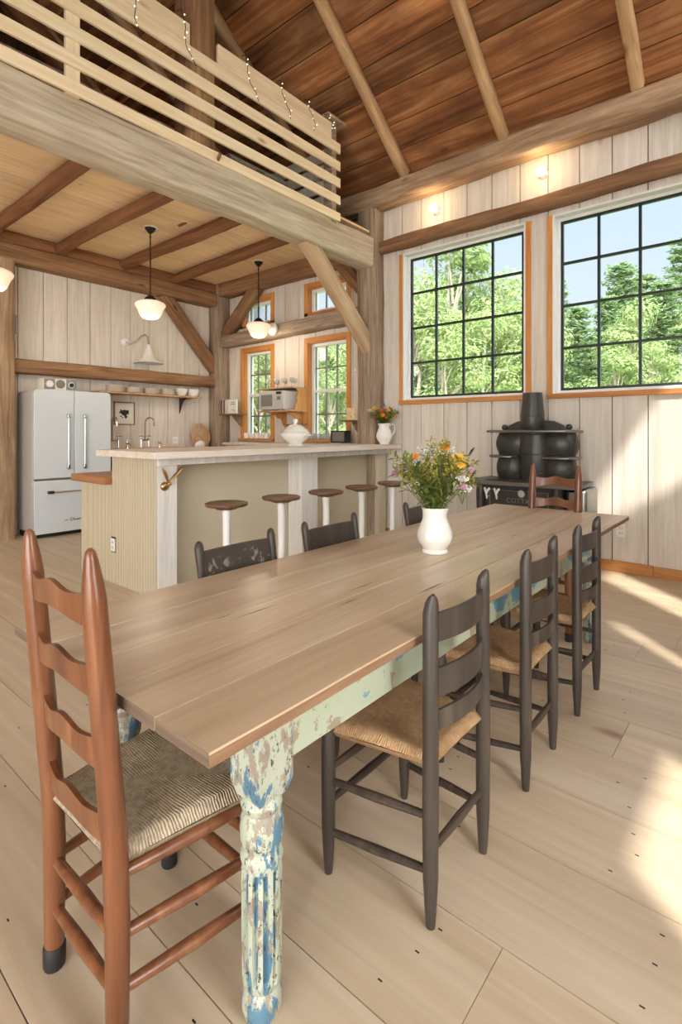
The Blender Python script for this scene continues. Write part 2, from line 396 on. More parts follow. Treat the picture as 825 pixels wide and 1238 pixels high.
def floor():
    b = MB(); ys = [-6.5,-6.1,-5.7,-5.3,-4.9,-4.5,-4.1,-3.65,-3.2,-2.8,-2.4,-2.05,-1.7,-1.3,-.95,-.6,-.25,.1,.45,.75,.975,1.315,1.69,2.03,2.375,2.71,3.1,3.45,3.8,4.2,4.5,4.85,5.2,5.5,5.85]
    for i, (a, c) in enumerate(zip(ys, ys[1:])):
        xs = [-7.75]; x = -7.75+R.uniform(1.2, 4)
        if abs(a-2.375) < .01: xs = [-7.75, -4.4, -.525]
        else:
            while x < RX-.6: xs.append(x); x += R.uniform(3, 4.6)
        xs.append(RX)
        for u, v in zip(xs, xs[1:]): b.box(u+.001, v-.001, a+.0015, c-.0015, -.03, 0)
    b.mi = 1; b.box(-7.8, RX, -6.5, 5.85, -.08, -.03)
    b.mi = 2
    for a, c in zip(ys, ys[1:]):                                  # pairs of cut nails across each board
        x = -3.0+R.uniform(0, .4)
        while x < RX:
            for f in (.2, .55, .82):
                y = a+(c-a)*f; xx = x+R.uniform(-.05, .05); b.box(xx-.006, xx+.006, y-.0022, y+.0022, -.002, .0006)
            x += R.uniform(.55, .75)
    return struct(b.build('floor', [M['floor'], M['gap'], M['blackp']], ang=20))
floor()

SL = .75
def roof():
    b = MB(); n = math.hypot(1, SL); y = 5.95
    def P(X, Y, off): return (X, Y+off*SL/n, 4.61+SL*(5.3-Y)+off/n)
    while y > -.3:
        w = R.uniform(.2, .33); xs = [-7.8]; x = -7.8+R.uniform(.6, 3.2)
        xs.append(x)
        xs.append(RX+.2)
        for u, v in zip(xs, xs[1:]):
            g = .004; q = R.uniform(0, .012)
            vs = [P(u+.002,y-g,q),P(v-.002,y-g,q),P(v-.002,y-w+g,q),P(u+.002,y-w+g,q),P(u+.002,y-g,.035),P(v-.002,y-g,.035),P(v-.002,y-w+g,.035),P(u+.002,y-w+g,.035)]
            b.faces(vs, [(0,3,2,1),(4,5,6,7),(0,1,5,4),(1,2,6,5),(2,3,7,6),(3,0,4,7)])
        y -= w
    b.mi = 1
    b.faces([P(-7.8,5.95,.04),P(RX+.2,5.95,.04),P(RX+.2,-.3,.04),P(-7.8,-.3,.04),P(-7.8,5.95,.09),P(RX+.2,5.95,.09),P(RX+.2,-.3,.09),P(-7.8,-.3,.09)],
            [(0,3,2,1),(4,5,6,7),(0,1,5,4),(1,2,6,5),(2,3,7,6),(3,0,4,7)])
    b.mi = 0
    zr = 4.61+SL*5.6  # unseen rear roof slope, added to block the sun
    b.faces([(-7.8,-.3,zr),(RX+.2,-.3,zr),(RX+.2,-6.5,zr-SL*6.2),(-7.8,-6.5,zr-SL*6.2),(-7.8,-.3,zr+.1),(RX+.2,-.3,zr+.1),(RX+.2,-6.5,zr-SL*6.2+.1),(-7.8,-6.5,zr-SL*6.2+.1)],
            [(0,3,2,1),(4,5,6,7),(0,1,5,4),(1,2,6,5),(2,3,7,6),(3,0,4,7)])
    struct(b.build('ceiling', [M['roof'], M['gap']], ang=20))
roof()
def loftfloor():
    b = MB(); xs = srange(-7.65, -4.0, .16, .24)
    for u, v in zip(xs, xs[1:]):
        ys = [-2.5, R.uniform(0,2.5), R.uniform(3.2,4.8), 5.57]
        for a, c in zip(ys, ys[1:]): b.box(u+.001, v-.001, a+.001, c-.001, 3.90, 3.925)
    b.mi = 1; b.box(-7.65, -4.02, -2.5, 5.57, 3.926, 3.95)
    struct(b.build('ceiling_loft', [M['honey'], M['darkboard']], ang=20))
loftfloor()

# unseen right gable wall, openings made up for the sun patches and side light
def rightwall():
    b = MB()
    ys = [(-.2,.25),(1.05,1.55),(2.95,5.85)]
    x0, x1 = RX, RX+.08
    def poly(pts): b.prism(pts, (x0,0,0), (0,1,0), (0,0,1), (x1-x0,0,0))
    poly([(-6.5,2.9),(-2.0,2.9),(-2.0,7.4),(-6.5,4.1)])
    poly([(-2.0,0),(.2,0),(.2,8.7),(-.3,8.7),(-2.0,7.4)])
    poly([(.2,0),(1.0,0),(1.0,.5),(.2,.5)]); poly([(.2,2.65),(1.0,2.65),(1.0,5.1),(.2,5.1)])
    poly([(1.0,0),(1.85,0),(1.85,5.1),(1.0,5.1)])
    poly([(1.85,0),(2.02,0),(2.02,2.5),(1.85,2.5)]); poly([(1.85,3.5),(2.02,3.5),(2.02,5.1),(1.85,5.1)])
    poly([(2.02,0),(2.7,0),(2.7,4.75),(2.02,4.75)])
    poly([(2.7,0),(3.15,0),(3.15,2.4),(2.7,2.4)]); poly([(2.7,4.1),(3.15,4.1),(3.15,4.46),(2.85,4.75),(2.7,4.75)])
    poly([(3.15,0),(5.8,0),(5.8,4.35),(3.95,4.9),(3.95,3.7),(3.15,4.46)])
    poly([(.2,5.1),(3.95,5.1),(3.95,5.6),(.2,8.6)])
    struct(b.build('wall_right_unseen', M['wall'], ang=20))
rightwall()
b = MB(); b.box(-7.75, -2.2, -6.58, -6.5, 0, 4.3); b.box(-2.2, RX, -6.58, -6.5, 0, .2); b.box(-2.2, RX, -6.58, -6.5, 3.9, 4.3); struct(b.build('wall_back_unseen', M['wall'], ang=20))  # unseen back wall, added half open to steer daylight in from the right

# baseboard
b = MB(); b.box(-3.94, -.88, WY-.02, WY, 0, .105); b.box(-.875, RX, WY-.02, WY, 0, .10)
struct(b.build('baseboard_window', M['casingx'], bevel=.003))

# ------------------------------------------------------------------ windows
def big_window(name, o):
    x0, x1, z0, z1 = o; w = empty(name, (0,0,0)); struct(w)
    cw = .055; y0 = WY-.02
    c = MB(); c.box(x0-cw, x0, y0, WY+.005, z0-.05, z1); c.box(x1, x1+cw, y0, WY+.005, z0-.05, z1)
    c.build('casing', M['casing'], w, bevel=.002)
    c = MB(); c.box(x0-cw, x1+cw, y0-.012, WY+.02, z0-.052, z0); c.build('sill', M['casingx'], w, bevel=.003)
    c = MB(); t = .022; ye = WY+.13
    c.box(x0, x0+t, y0+.003, ye, z0, z1); c.box(x1-t, x1, y0+.003, ye, z0, z1); c.box(x0+t, x1-t, y0+.003, ye, z1-t, z1); c.box(x0+t, x1-t, y0+.02, ye, z0, z0+.018)
    f = .032; a0, a1, b0, b1 = x0+t, x1-t, z0+.018, z1-t; yf = WY+.075
    c.box(a0, a0+f, yf, ye, b0, b1); c.box(a1-f, a1, yf, ye, b0, b1); c.box(a0+f, a1-f, yf, ye, b1-f, b1); c.box(a0+f, a1-f, yf, ye, b0, b0+f*.5)
    c.build('frame', M['vinyl'], w, bevel=.002)
    a0 += f; a1 -= f; b1 -= f; b0 += f*.5
    g = MB(); yg = WY+.095; e = .013
    for k in range(5): 
        x = a0+(a1-a0)*k/4; x = min(max(x, a0+e), a1-e); g.box(x-e, x+e, yg-.008, yg+.02, b0, b1)
    for k in range(5):
        z = b0+(b1-b0)*k/4; z = min(max(z, b0+e), b1-e); g.box(a0, a1, yg-.009, yg+.019, z-e, z+e)
    g.build('muntins', M['muntin'], w)
    g = MB(); g.box(a0, a1, yg+.004, yg+.008, b0, b1); g.build('pane', M['glass'], w)
big_window('window_1', W1); big_window('window_2', W2)

def small_window(name, o, rows, cols, dbl):
    x0, x1, z0, z1 = o; w = empty(name); struct(w); cw = .075; y0 = KY-.02
    c = MB(); c.box(x0-cw, x0, y0, KY+.003, z0-.04, z1+cw); c.box(x1, x1+cw, y0, KY+.003, z0-.04, z1+cw)
    c.box(x0, x0+.015, KY, KY+.12, z0, z1); c.box(x1-.015, x1, KY, KY+.12, z0, z1)
    c.build('casing', M['casing'], w, bevel=.002)
    c = MB(); c.box(x0, x1, y0, KY+.003, z1, z1+cw); c.box(x0+.015, x1-.015, KY, KY+.12, z1-.015, z1)
    c.box(x0-cw, x1+cw, y0-.05 if dbl else y0, KY+.12, z0-.04, z0); c.build('sill', M['casingx'], w, bevel=.002)
    f = .045; a0, a1 = x0+.015, x1-.015
    c = MB(); ya, yb = KY+.06, KY+.16
    c.box(a0, a0+f, ya, yb, z0, z1-.015); c.box(a1-f, a1, ya, yb, z0, z1-.015); c.box(a0+f, a1-f, ya, yb, z1-.015-f, z1-.015); c.box(a0+f, a1-f, ya, yb, z0, z0+f)
    zm = (z0+z1)/2
    if dbl: c.box(a0+f, a1-f, ya+.01, yb, zm-.025, zm+.02)
    c.build('frame', M['vinyl'], w, bevel=.002)
    g = MB(); a0 += f; a1 -= f; yg = KY+.11; e = .011
    for (s0, s1) in (((z0+f, zm-.025), (zm+.02, z1-.015-f)) if dbl else ((z0+f, z1-.015-f),)):
        for k in range(1, cols): x = a0+(a1-a0)*k/cols; g.box(x-e, x+e, yg-.01, yg+.014, s0, s1)
        for k in range(1, rows): z = s0+(s1-s0)*k/rows; g.box(a0, a1, yg-.009, yg+.013, z-e, z+e)
        g.box(a0-.001, a0+.012, yg-.01, yg+.014, s0, s1); g.box(a1-.012, a1+.001, yg-.01, yg+.014, s0, s1)
    g.build('muntins', M['gmuntin'], w)
    g = MB(); g.box(a0, a1, yg+.002, yg+.006, z0+f, z1-.015-f); g.build('pane', M['glass'], w)
small_window('window_3', K1, 2, 3, True); small_window('window_4', K2, 2, 3, True)
small_window('window_5', T1, 1, 3, False); small_window('window_6', T2, 1, 3, False)

# ------------------------------------------------------------------ frame timbers
timber('plate_beam', 'hand-hewn timber beam running under the roof above both big windows', 'beam', (-7.3,5.44,4.345), (RX,5.44,4.345), .25, .25, M['plate'], rough=.02, ch=.03, wob=.03)
timber('girt_beam', 'narrow brown timber directly above the heads of the two big windows', 'beam', (-3.94,5.51,3.735), (RX,5.51,3.735), .12, .15, M['dbeam'], rough=.014, ch=.02, wob=.02)
timber('timber_post', 'weathered grey post between kitchen and big windows with flower pitcher before it', 'post', (-4.07,5.46,0), (-4.07,5.46,4.22), .28, .24, M['post'], up=(0,1,0), rough=.01, wob=.02, ch=.02)
timber('timber_post', 'brown corner post between kitchen windows and fridge wall', 'post', (-7.51,5.625,0), (-7.51,5.625,3.9), .25, .28, M['post'], up=(1,0,0), rough=.008)
timber('timber_post', 'thick brown post at the picture edge beside the fridge', 'post', (-7.51,2.25,0), (-7.51,2.25,3.52), .29, .27, M['plate'], up=(1,0,0), rough=.008)
timber('loft_beam', 'large pale weathered beam carrying the edge of the loft', 'beam', (-4.08,-2.3,3.645), (-4.08,5.34,3.645), .27, .375, M['loftbeam'], rough=.012, ch=.025, wob=.012)
timber('wall_plate', 'dark brown beam along the fridge wall under the joists', 'beam', (-7.52,-2.3,3.62), (-7.52,5.5,3.62), .27, .21, M['dbeam'], rough=.008)
timber('ledger_beam', 'upper dark brown ledger on the fridge wall where joists land', 'beam', (-7.54,-2.3,3.81), (-7.54,5.5,3.81), .22, .16, M['joist'], rough=.008)
timber('kitchen_beam', 'brown beam at the loft ceiling above the two small square windows', 'beam', (-7.36,5.62,3.785), (-4.2,5.62,3.785), .24, .22, M['dbeam'], rough=.008)
timber('girt_beam', 'brown horizontal timber between upper and lower kitchen windows', 'beam', (-7.33,5.62,2.90), (-4.2,5.62,2.95), .22, .19, M['post'], rough=.01, ch=.02)
timber('girt_beam', 'long brown timber above the fridge and dish shelf', 'beam', (-7.55,2.4,2.20), (-7.55,5.5,2.21), .2, .18, M['dbeam'], rough=.01, ch=.018)
timber('knee_brace', 'large pale diagonal brace from the loft beam down to the weathered post', 'brace', (-4.06,4.19,3.56), (-4.06,5.46,2.38), .13, .19, M['brace'], rough=.003, ch=.008)
timber('knee_brace', 'dark diagonal brace on the fridge wall beside the corner post', 'brace', (-7.55,4.55,3.56), (-7.55,5.58,2.42), .15, .2, M['dbeam'], rough=.006)
timber('knee_brace', 'short dark brace above the left kitchen window beside pendant lamp', 'brace', (-6.48,5.62,3.72), (-7.36,5.62,2.98), .15, .19, M['dbeam'], rough=.006)
timber('knee_brace', 'dark brace behind the pale diagonal brace at the weathered post', 'brace', (-4.72,5.62,3.72), (-4.2,5.6,3.16), .15, .17, M['dbeam'], rough=.006)
JL = ['first brown joist under the loft, nearest the picture edge', 'second brown joist under the loft, by the near pendant lamp', 'third brown joist under the loft, just beyond near pendant lamp', 'fourth brown joist under the loft, last before the kitchen windows']
for k, (ya, yb) in enumerate(((2.14,2.14),(2.96,2.98),(3.86,3.86),(4.72,4.66))):
    timber('loft_joist', JL[k], 'joist', (-7.43,ya,3.828), (-4.20,yb,3.828), .16, .14, M['joist'], 'joists under the loft', rough=.008, ch=.045, wob=.03)
RL = {-3.47: 'light roof rafter rising just beyond the end of the loft railing', -2.23: 'light roof rafter landing above the left big window, middle one of three', -.97: 'light roof rafter landing above the right big window',
      -4.72: 'light roof rafter behind the loft railing beside its tall post', -5.97: 'roof rafter deep in the loft, second behind the railing', -7.2: 'roof rafter against the end wall of the loft'}
for x, lab in RL.items():
    timber('rafter', lab, 'rafter', (x, 5.36, 4.49), (x, .1, 4.49+SL*5.26), .105, .13, M['rafter'], 'roof rafters', rough=.008, ch=.015, wob=.012)
timber('loft_post', 'square timber post rising through the loft railing to the roof', 'post', (-4.09,2.79,3.93), (-4.09,2.79,6.45), .27, .26, M['dbeam'], up=(0,1,0), rough=.006)
timber('loft_brace', 'dark diagonal timber brace in the loft beyond railing', 'brace', (-5.6,1.6,5.6), (-5.6,3.7,3.95), .16, .18, M['joist'], rough=.006)
b = MB(); b.tube([(-3.945,2.93,3.83),(-3.86,2.9,3.86)], .016, 8, sq=1)
tag(b.build('wooden_peg', M['dbeam']), 'short wooden peg sticking out of the pale loft beam below its railing', 'peg')

b = MB(); b.tube([(-4.195,5.36,2.14),(-4.195,5.30,2.145)], .012, 10); b.ball((-4.195,5.285,2.147), .024)
tag(b.build('coat_peg', M['cer']), 'small white knob peg on the weathered grey post', 'peg')
# loft railing
rail = thing('loft_railing', 'pale pine railing of horizontal slats along the loft edge', 'railing', (-3.93,4.664,3.78))
for k, (z0, z1) in enumerate(((3.81,3.905),(4.005,4.105),(4.205,4.31),(4.40,4.505),(4.60,4.715))):
    m = MB(); dz = k*.008
    m.box(-.012, .012, -6.9, 0, z0-3.78, z1-3.78); m.build('slat', M['slat'], rail, bevel=.002)
m = MB(); m.box(-.05, -.016, -1.72, -.12, .945, 1.145); m.build('top_board', M['slat'], rail, bevel=.002)
m = MB(); m.box(-.05, -.016, -6.9, -2.02, .945, 1.145); m.build('top_board', M['slat'], rail, bevel=.002)
m = MB(); m.box(-.05, -.014, -3.06, -2.96, .03, 1.14); m.build('baluster', M['slatz'], rail, bevel=.002)
m = MB(); m.box(-.14, -.014, -.13, -.045, .0, 1.2); m.build('end_post', M['post'], rail, bevel=.003)
m = MB(); m.box(-.3, .0, -.2, .14, 1.2, 1.235); m.build('cap_board', M['brace'], rail, bevel=.003)
for z in (.24,.42,.60,.78):
    m = MB(); m.box(-2.7, -.15, -.075, -.05, z, z+.13); m.build('return_slat', M['wall'], rail, bevel=.002)
# light strings
for k, (y, L, lab) in enumerate(((2.05,.42,'light string hanging nearest the picture edge on the loft railing'),(2.52,.40,'light string hanging just before the tall post on the loft railing'),(3.22,.36,'first light string after the tall post on the loft railing'),
                                 (3.68,.34,'second light string after the tall post on the loft railing'),(4.08,.30,'third light string after the tall post on the loft railing'),(4.42,.16,'shortest light string at the end of the loft railing'))):
    o = thing('string_light', lab, 'string light', (-3.905, y, 4.95), 0, 'light strings on the loft railing')
    n = 12; pts = [(.012+.006*math.sin(i*1.9+k), .05*math.sin(i*.5+k)*i/n+.12*i/n, -L*i/n) for i in range(n+1)]
    m = MB(); m.tube([(-.04,-.01,.005)]+pts, .0035, 6); m.build('wire', M['blackp'], o)
    for i in range(1, n+1, 2):
        m = MB(); m.ball((pts[i][0]+.008, pts[i][1]+(.014 if i%4 == 1 else -.014), pts[i][2]), .007, nu=8, nv=6); m.build('bulb', M['led'], o)
# loft furnishings seen between slats
bed = thing('bed', 'low bed with a pale checked quilt up on the loft', 'bed', (-4.9,1.9,3.95))
m = MB(); m.box(-.75, .62, -.75, 1.1, .02, .14); m.build('bed_frame', M['dbeam'], bed, bevel=.01)
m = MB()
g = 16; vs = []; fs = []
for i in range(g+1):
    for j in range(g+1):
        u, v = i/g*2-1, j/g*2-1; e = max(abs(u), abs(v))
        vs.append((-.065+u*.74, .175+v*.98, .14+.16*(1-e**6)+.02*noise.noise((u*3, v*3, 1))))
for i in range(g):
    for j in range(g): a = i*(g+1)+j; fs.append((a, a+1, a+g+2, a+g+1))
m.faces(vs, fs); m.build('quilt', M['quilt'], bed, ang=80)
m = MB(); m.ball((-.1, -.52, .32), .5, .2, .09, 16, 8); m.build('pillow', M['white'], bed, ang=80)
ch = thing('storage_trunk', 'grey painted trunk standing on the loft past the tall post', 'trunk', (-4.75,3.85,3.95))
m = MB(); m.box(-.35,.35,-.4,.4,0,.27); m.build('body', M['fridgeside'], ch, bevel=.01)
m = MB(); m.prism([(-.36,.0),(.36,0),(.33,.06),(0,.09),(-.33,.06)], (0,-.41,.275), (1,0,0), (0,0,1), (0,.82,0)); m.build('lid', M['fridgeside'], ch, bevel=.006)
m = MB(); m.box(.352,.364,-.05,.05,.2,.29); m.build('latch', M['steel'], ch)

# ------------------------------------------------------------------ dining table
TX0, TX1, TY0, TY1, TZ = -1.72, -.768, .555, 3.95, .78
T = thing('dining_table', 'long farmhouse table with worn plank top and flaking mint and blue base', 'table', (-1.244, 2.25, 0))
cx, cy = -1.244, 2.25
m = MB(); xs = [TX0, -1.50, -1.31, -1.13, -.95, TX1]
ends = [(.001,.003),(0,.005),(.001,0),(0,.004),(.0005,.002)]
for (a, c), (e0, e1) in zip(zip(xs, xs[1:]), ends):
    n = 26; vs = []; fs = []
    for i in range(n+1):
        y = (TY0+e0)+(TY1-e1-TY0-e0)*i/n
        w0 = 0 if a > TX0 else .004*noise.noise((y*2.5, 1, 0)); w1 = 0 if c < TX1 else .006*noise.noise((y*2.5, 5, 0))
        dz = .0018*noise.noise((y*1.3, a*9, 3))
        for X, Z in ((a+.0018+w0, TZ-.027), (c-.0018+w1, TZ-.027), (c-.0018+w1, TZ-.004), (c-.003+w1, TZ+dz), (a+.003+w0, TZ+dz), (a+.0018+w0, TZ-.004)):
            vs.append((X-cx, y-cy, Z))
    for i in range(n):
        for k in range(6): fs.append((i*6+k, i*6+(k+1)%6, (i+1)*6+(k+1)%6, (i+1)*6+k))
    r_ = R.random(); sd = [f for i_, f in enumerate(fs) if (i_ % 6 == 1 and c == TX1) or (i_ % 6 == 5 and a == TX0)]
    m.faces(vs, [f for f in fs if f not in sd], r_); m.mi = 3
    if sd: m.faces(vs, sd, r_)
    m.mi = 2; m.faces(vs, [(5,4,3,2,1,0), tuple(n*6+k for k in range(6))], r_); m.mi = 0
m.mi = 1; m.box(TX0+.02-cx, TX1-.02-cx, TY0+.003-cy, TY1-.007-cy, TZ-.0265, TZ-.003)
for k in range(16):                                           # old checks and splits in the planks
    x = R.choice(xs[1:-1])+R.choice((-1,1))*R.uniform(.004,.02) if k % 2 else R.uniform(TX0+.05, TX1-.04); y = R.uniform(TY0+.1, TY1-.2); L = R.uniform(.06,.22)
    m.faces([(x-cx,y-cy,TZ+.0016),(x+.003-cx,y+L*.5-cy,TZ+.0016),(x+.002-cx,y+L-cy,TZ+.0016),(x-.001-cx,y+L*.5-cy,TZ+.0016)], [(0,1,2,3)])
m.build('tabletop', [M['top'], M['crack'], M['endgrain'], M['edgewood']], T, ang=40)
LXa, LXb, LYa, LYb = -1.565, -.92, .81, 3.60
for nm, q in (('apron', (LXb+.02,LXb+.048,LYa,LYb)), ('apron', (LXa-.048,LXa-.02,LYa,LYb)), ('apron', (LXa,LXb,LYa-.045,LYa-.02)), ('apron', (LXa,LXb,LYb+.02,LYb+.045))):
    m = MB(); m.box(q[0]-cx, q[1]-cx, q[2]-cy, q[3]-cy, .588, TZ-.028); m.build(nm, M['flake'], T, bevel=.002)
def flute(a, i, z): return 1-.24*max(0,math.cos(12*a)+.2)**.5 if .095 < z < .345 else 1
prof = [(.030,0),(.040,.006),(.046,.025),(.046,.05),(.040,.066),(.036,.072),(.043,.080),(.045,.092),(.0452,.10),(.046,.15),(.0468,.22),(.047,.30),(.047,.34),(.045,.352),(.047,.362),(.050,.372),(.048,.384),(.042,.392),(.045,.40),(.050,.415),(.0515,.44),(.048,.465),(.042,.478),(.047,.486),(.050,.498),(.045,.51),(.040,.518)]
for x in (LXa, LXb):
    for y in (LYa, LYb):
        m = MB(); m.lathe(prof, 168, mod=flute)
        h = .051
        vs = []
        for hh, z in ((.041,.512),(h,.545),(h,TZ-.0275)):
            vs += [(-hh,-hh,z),(hh,-hh,z),(hh,hh,z),(-hh,hh,z)]
        m.faces(vs, [(3,2,1,0),(8,9,10,11)]+[(i*4+k,i*4+(k+1)%4,(i+1)*4+(k+1)%4,(i+1)*4+k) for i in range(2) for k in range(4)])
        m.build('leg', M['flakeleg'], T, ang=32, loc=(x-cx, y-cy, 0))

# ------------------------------------------------------------------ chairs
def rushseat(hb, hf, y0, y1, z, th, g=22):
    m = MB(); vs = []; fs = []
    def pt(i, j, top):
        u, v = i/g*2-1, j/g*2-1
        hw = hb+(hf-hb)*(v+1)/2; e = max(abs(u), abs(v))
        zz = math.sqrt(max(0, 1-max(0, (e-.86)/.14)**2))
        dip = .010*(1-e) if top else 0
        saddle = .004*abs(abs(u)-abs(v))
        return (u*hw, y0+(y1-y0)*(v+1)/2, z+(th/2*zz-dip+saddle*.8 if top else -th/2*zz))
    for top in (1, 0):
        o = len(vs)
        for i in range(g+1):
            for j in range(g+1): vs.append(pt(i, j, top))
        for i in range(g):
            for j in range(g):
                a = o+i*(g+1)+j; q = (a, a+1, a+g+2, a+g+1); fs.append(q if not top else q[::-1])
    m.faces(vs, fs); bmesh.ops.remove_doubles(m.bm, verts=m.bm.verts, dist=1e-5)
    return m
def slat(hw, y, z0, z1, bow, th=.009, topf=None, botf=None, n=20, lean=0):
    m = MB(); vs = []; fs = []
    for i in range(n+1):
        u = i/n*2-1; x = u*hw; yy = y-bow*(1-u*u)
        a = z0+(botf(u) if botf else 0); c = z1+(topf(u) if topf else 0)
        for Y, Z in ((-th/2, a), (th/2, a), (th/2, c), (-th/2, c)): vs.append((x, yy+Y-lean*(Z-(z0+z1)/2), Z))
    for i in range(n):
        for k in range(4): fs.append((i*4+k, i*4+(k+1)%4, (i+1)*4+(k+1)%4, (i+1)*4+k))
    fs += [(3,2,1,0), tuple(n*4+k for k in range(4))]
    m.faces(vs, fs); return m
M['rush'] = rush('tan_rush', (132,94,60), (192,152,110), (222,190,150), .19, .175, .0065, .7)
M['rushold'] = rush('grey_rush', (126,108,86), (198,180,154), (230,218,198), .21, .19, .007, .28)

def ladder_chair(label, loc, rz):
    t = thing('ladderback_chair', label, 'chair', loc, rz, 'low ladder-back chairs along the near side of the table')
    for sx in (-1, 1):
        m = MB(); x, y = sx*.165, -.165
        m.tube([(x,y,0),(x,y,.012),(x,y,.05),(x,y,.13),(x,y,.3),(x,y,.6),(x,y,.855),(x-sx*.002,y-.003,.88),(x+sx*.002,y-.008,.897),(x+sx*.006,y-.012,.908)], [.0125,.014,.0165,.021,.0225,.022,.0215,.019,.013,.005], 14)
        m.build('back_post', M['dark'], t, ang=50)
        m = MB(); x, y = sx*.212, .165
        m.tube([(x,y,0),(x,y,.012),(x,y,.05),(x,y,.14),(x,y,.3),(x,y,.452),(x,y,.458)], [.012,.0135,.016,.021,.022,.0215,.019], 14)
        m.build('leg', M['dark'], t, ang=50)
        for z0, z1 in ((.30,.284),(.152,.128)):
            m = MB(); m.tube([(sx*.165,-.165,z0),(sx*.19,0,(z0+z1)/2),(sx*.212,.165,z1)], [.010,.0135,.010], 10); m.build('rung', M['rung'], t)
    for z in (.315, .215):
        m = MB(); m.tube([(-.212,.165,z),(0,.165,z),(.212,.165,z)], [.010,.0135,.010], 10); m.build('rung', M['rung'], t)
    m = MB(); m.tube([(-.165,-.165,.205),(0,-.165,.205),(.165,-.165,.205)], [.010,.0135,.010], 10); m.build('rung', M['rung'], t)
    for z0, z1, bw in ((.770,.853,.034),(.618,.700,.034),(.527,.585,.034)):
        slat(.158, -.163, z0, z1, bw, topf=lambda u: .006*(1-u*u)-.004, botf=lambda u: .004*(1-u*u)).build('slat', M['dark'], t, ang=40)
    m = rushseat(.150, .222, -.17, .185, .437, .046); m.build('seat', M['rush'], t, ang=70)
    return t
c0 = ladder_chair('dark ladder-back chair with rush seat nearest the fluted table leg in front', (-.89, 1.41, 0), PI/2)
dup(c0, (-.895, 2.112, 0), PI/2+.02, 'middle one of the three dark ladder-back chairs lined up along the table')
dup(c0, (-.893, 2.787, 0), PI/2-.01, 'farthest of the three dark ladder-back chairs lined up along the table')

def big_chair(label, loc, rz):
    t = thing('tall_ladderback_chair', label, 'chair', loc, rz, 'tall red ladder-back chairs at the table ends')
    def by(z): return -.172-.058*max(0, z-.4)/.71
    for sx in (-1, 1):
        m = MB(); x = sx*.163; zs = [.045,.1,.3,.45,.7,.9,.985,1.0,1.04,1.085,1.105,1.112]; rs = [.0225,.024,.026,.0265,.0265,.0255,.0245,.0245,.021,.0145,.010,.004]
        m.tube([(x,by(z),z) for z in zs], rs, 16); p = m.build('back_post', M['red'], t, ang=50)
        m = MB(); m.tube([(x,by(0),0),(x,by(0),.006),(x,by(0),.052),(x,by(0),.056)], [.0235,.026,.0265,.024], 14); tag_ = m.build('rubber_foot', M['rubber'], p)
        m = MB(); x, y = sx*.215, .185; m.tube([(x,y,.045),(x,y,.12),(x,y,.3),(x,y,.46),(x,y,.475)], [.0205,.023,.0245,.0245,.02], 16); p = m.build('leg', M['red'], t, ang=50)
        m = MB(); m.tube([(x,y,0),(x,y,.006),(x,y,.052),(x,y,.056)], [.022,.0245,.025,.022], 14); m.build('rubber_foot', M['rubber'], p)
        for z0, z1 in ((.275,.265),(.158,.148),(.405,.405)):
            m = MB(); m.tube([(sx*.163,-.172,z0),(sx*.19,0,(z0+z1)/2),(sx*.215,.185,z1)], [.012,.0155,.012], 12); m.build('rung', M['red'], t)
    for z in (.272, .152):
        m = MB(); m.tube([(-.163,-.172,z),(0,-.172,z),(.163,-.172,z)], [.012,.0155,.012], 12); m.build('rung', M['red'], t)
    for z in (.29, .19):
        m = MB(); m.tube([(-.215,.185,z),(0,.185,z),(.215,.185,z)], [.012,.0155,.012], 12); m.build('rung', M['red'], t)
    for zc in (.985,.833,.675,.507):
        slat(.158, by(zc), zc-.034, zc+.028, .020, .011, topf=lambda u: .008*math.cos(2*PI*u)*(1 if abs(u)<.5 else .35)+(.003 if abs(u)<.5 else -.0022), botf=lambda u: .010*math.cos(PI*u)+.002, n=30, lean=.08).build('slat', M['red'], t, ang=40)
    m = rushseat(.168, .235, -.185, .205, .437, .055); m.build('seat', M['rushold'], t, ang=70)
    return t
B0 = big_chair('tall red ladder-back chair with worn grey rush seat at the near table end', (-1.24, .715, 0), 0)
dup(B0, (-1.245, 3.70, 0), PI, 'tall red ladder-back chair at the far table end before the iron stove')

def stencil(name):
    t = NT(name); v = t.coord(False); n = t.noise(v, 26, 6, .65, 1.2); b = t.noise(v, 7, 2)
    mk = t.math('MULTIPLY', t.ramp(n, [(.56,(0,0,0,1)),(.6,(1,1,1,1))]), t.ramp(b, [(.46,(0,0,0,1)),(.56,(1,1,1,1))]))
    return t.set(t.mix(t.math('MULTIPLY', mk, .6), t.mix(b, rgb(58,52,47), rgb(78,70,62)), rgb(178,166,148)), .5)
def inkmat():
    t = NT('ink_print'); v = t.coord(False); n = t.noise(v, 24, 2, .5); g = t.a('ShaderNodeVectorMath', operation='LENGTH'); t.l(v, g.inputs[0])
    f = t.math('ADD', n, t.math('MULTIPLY', t.math('SUBTRACT', .075, g.outputs['Value']), 4.5))
    f = t.math('MULTIPLY', t.ramp(f, [(.52,(0,0,0,1)),(.56,(1,1,1,1))]), t.math('LESS_THAN', g.outputs['Value'], .085))
    return t.set(t.mix(f, rgb(228,222,208), rgb(40,38,38)), .8)
M['stencil'] = stencil('stencilled_paint')
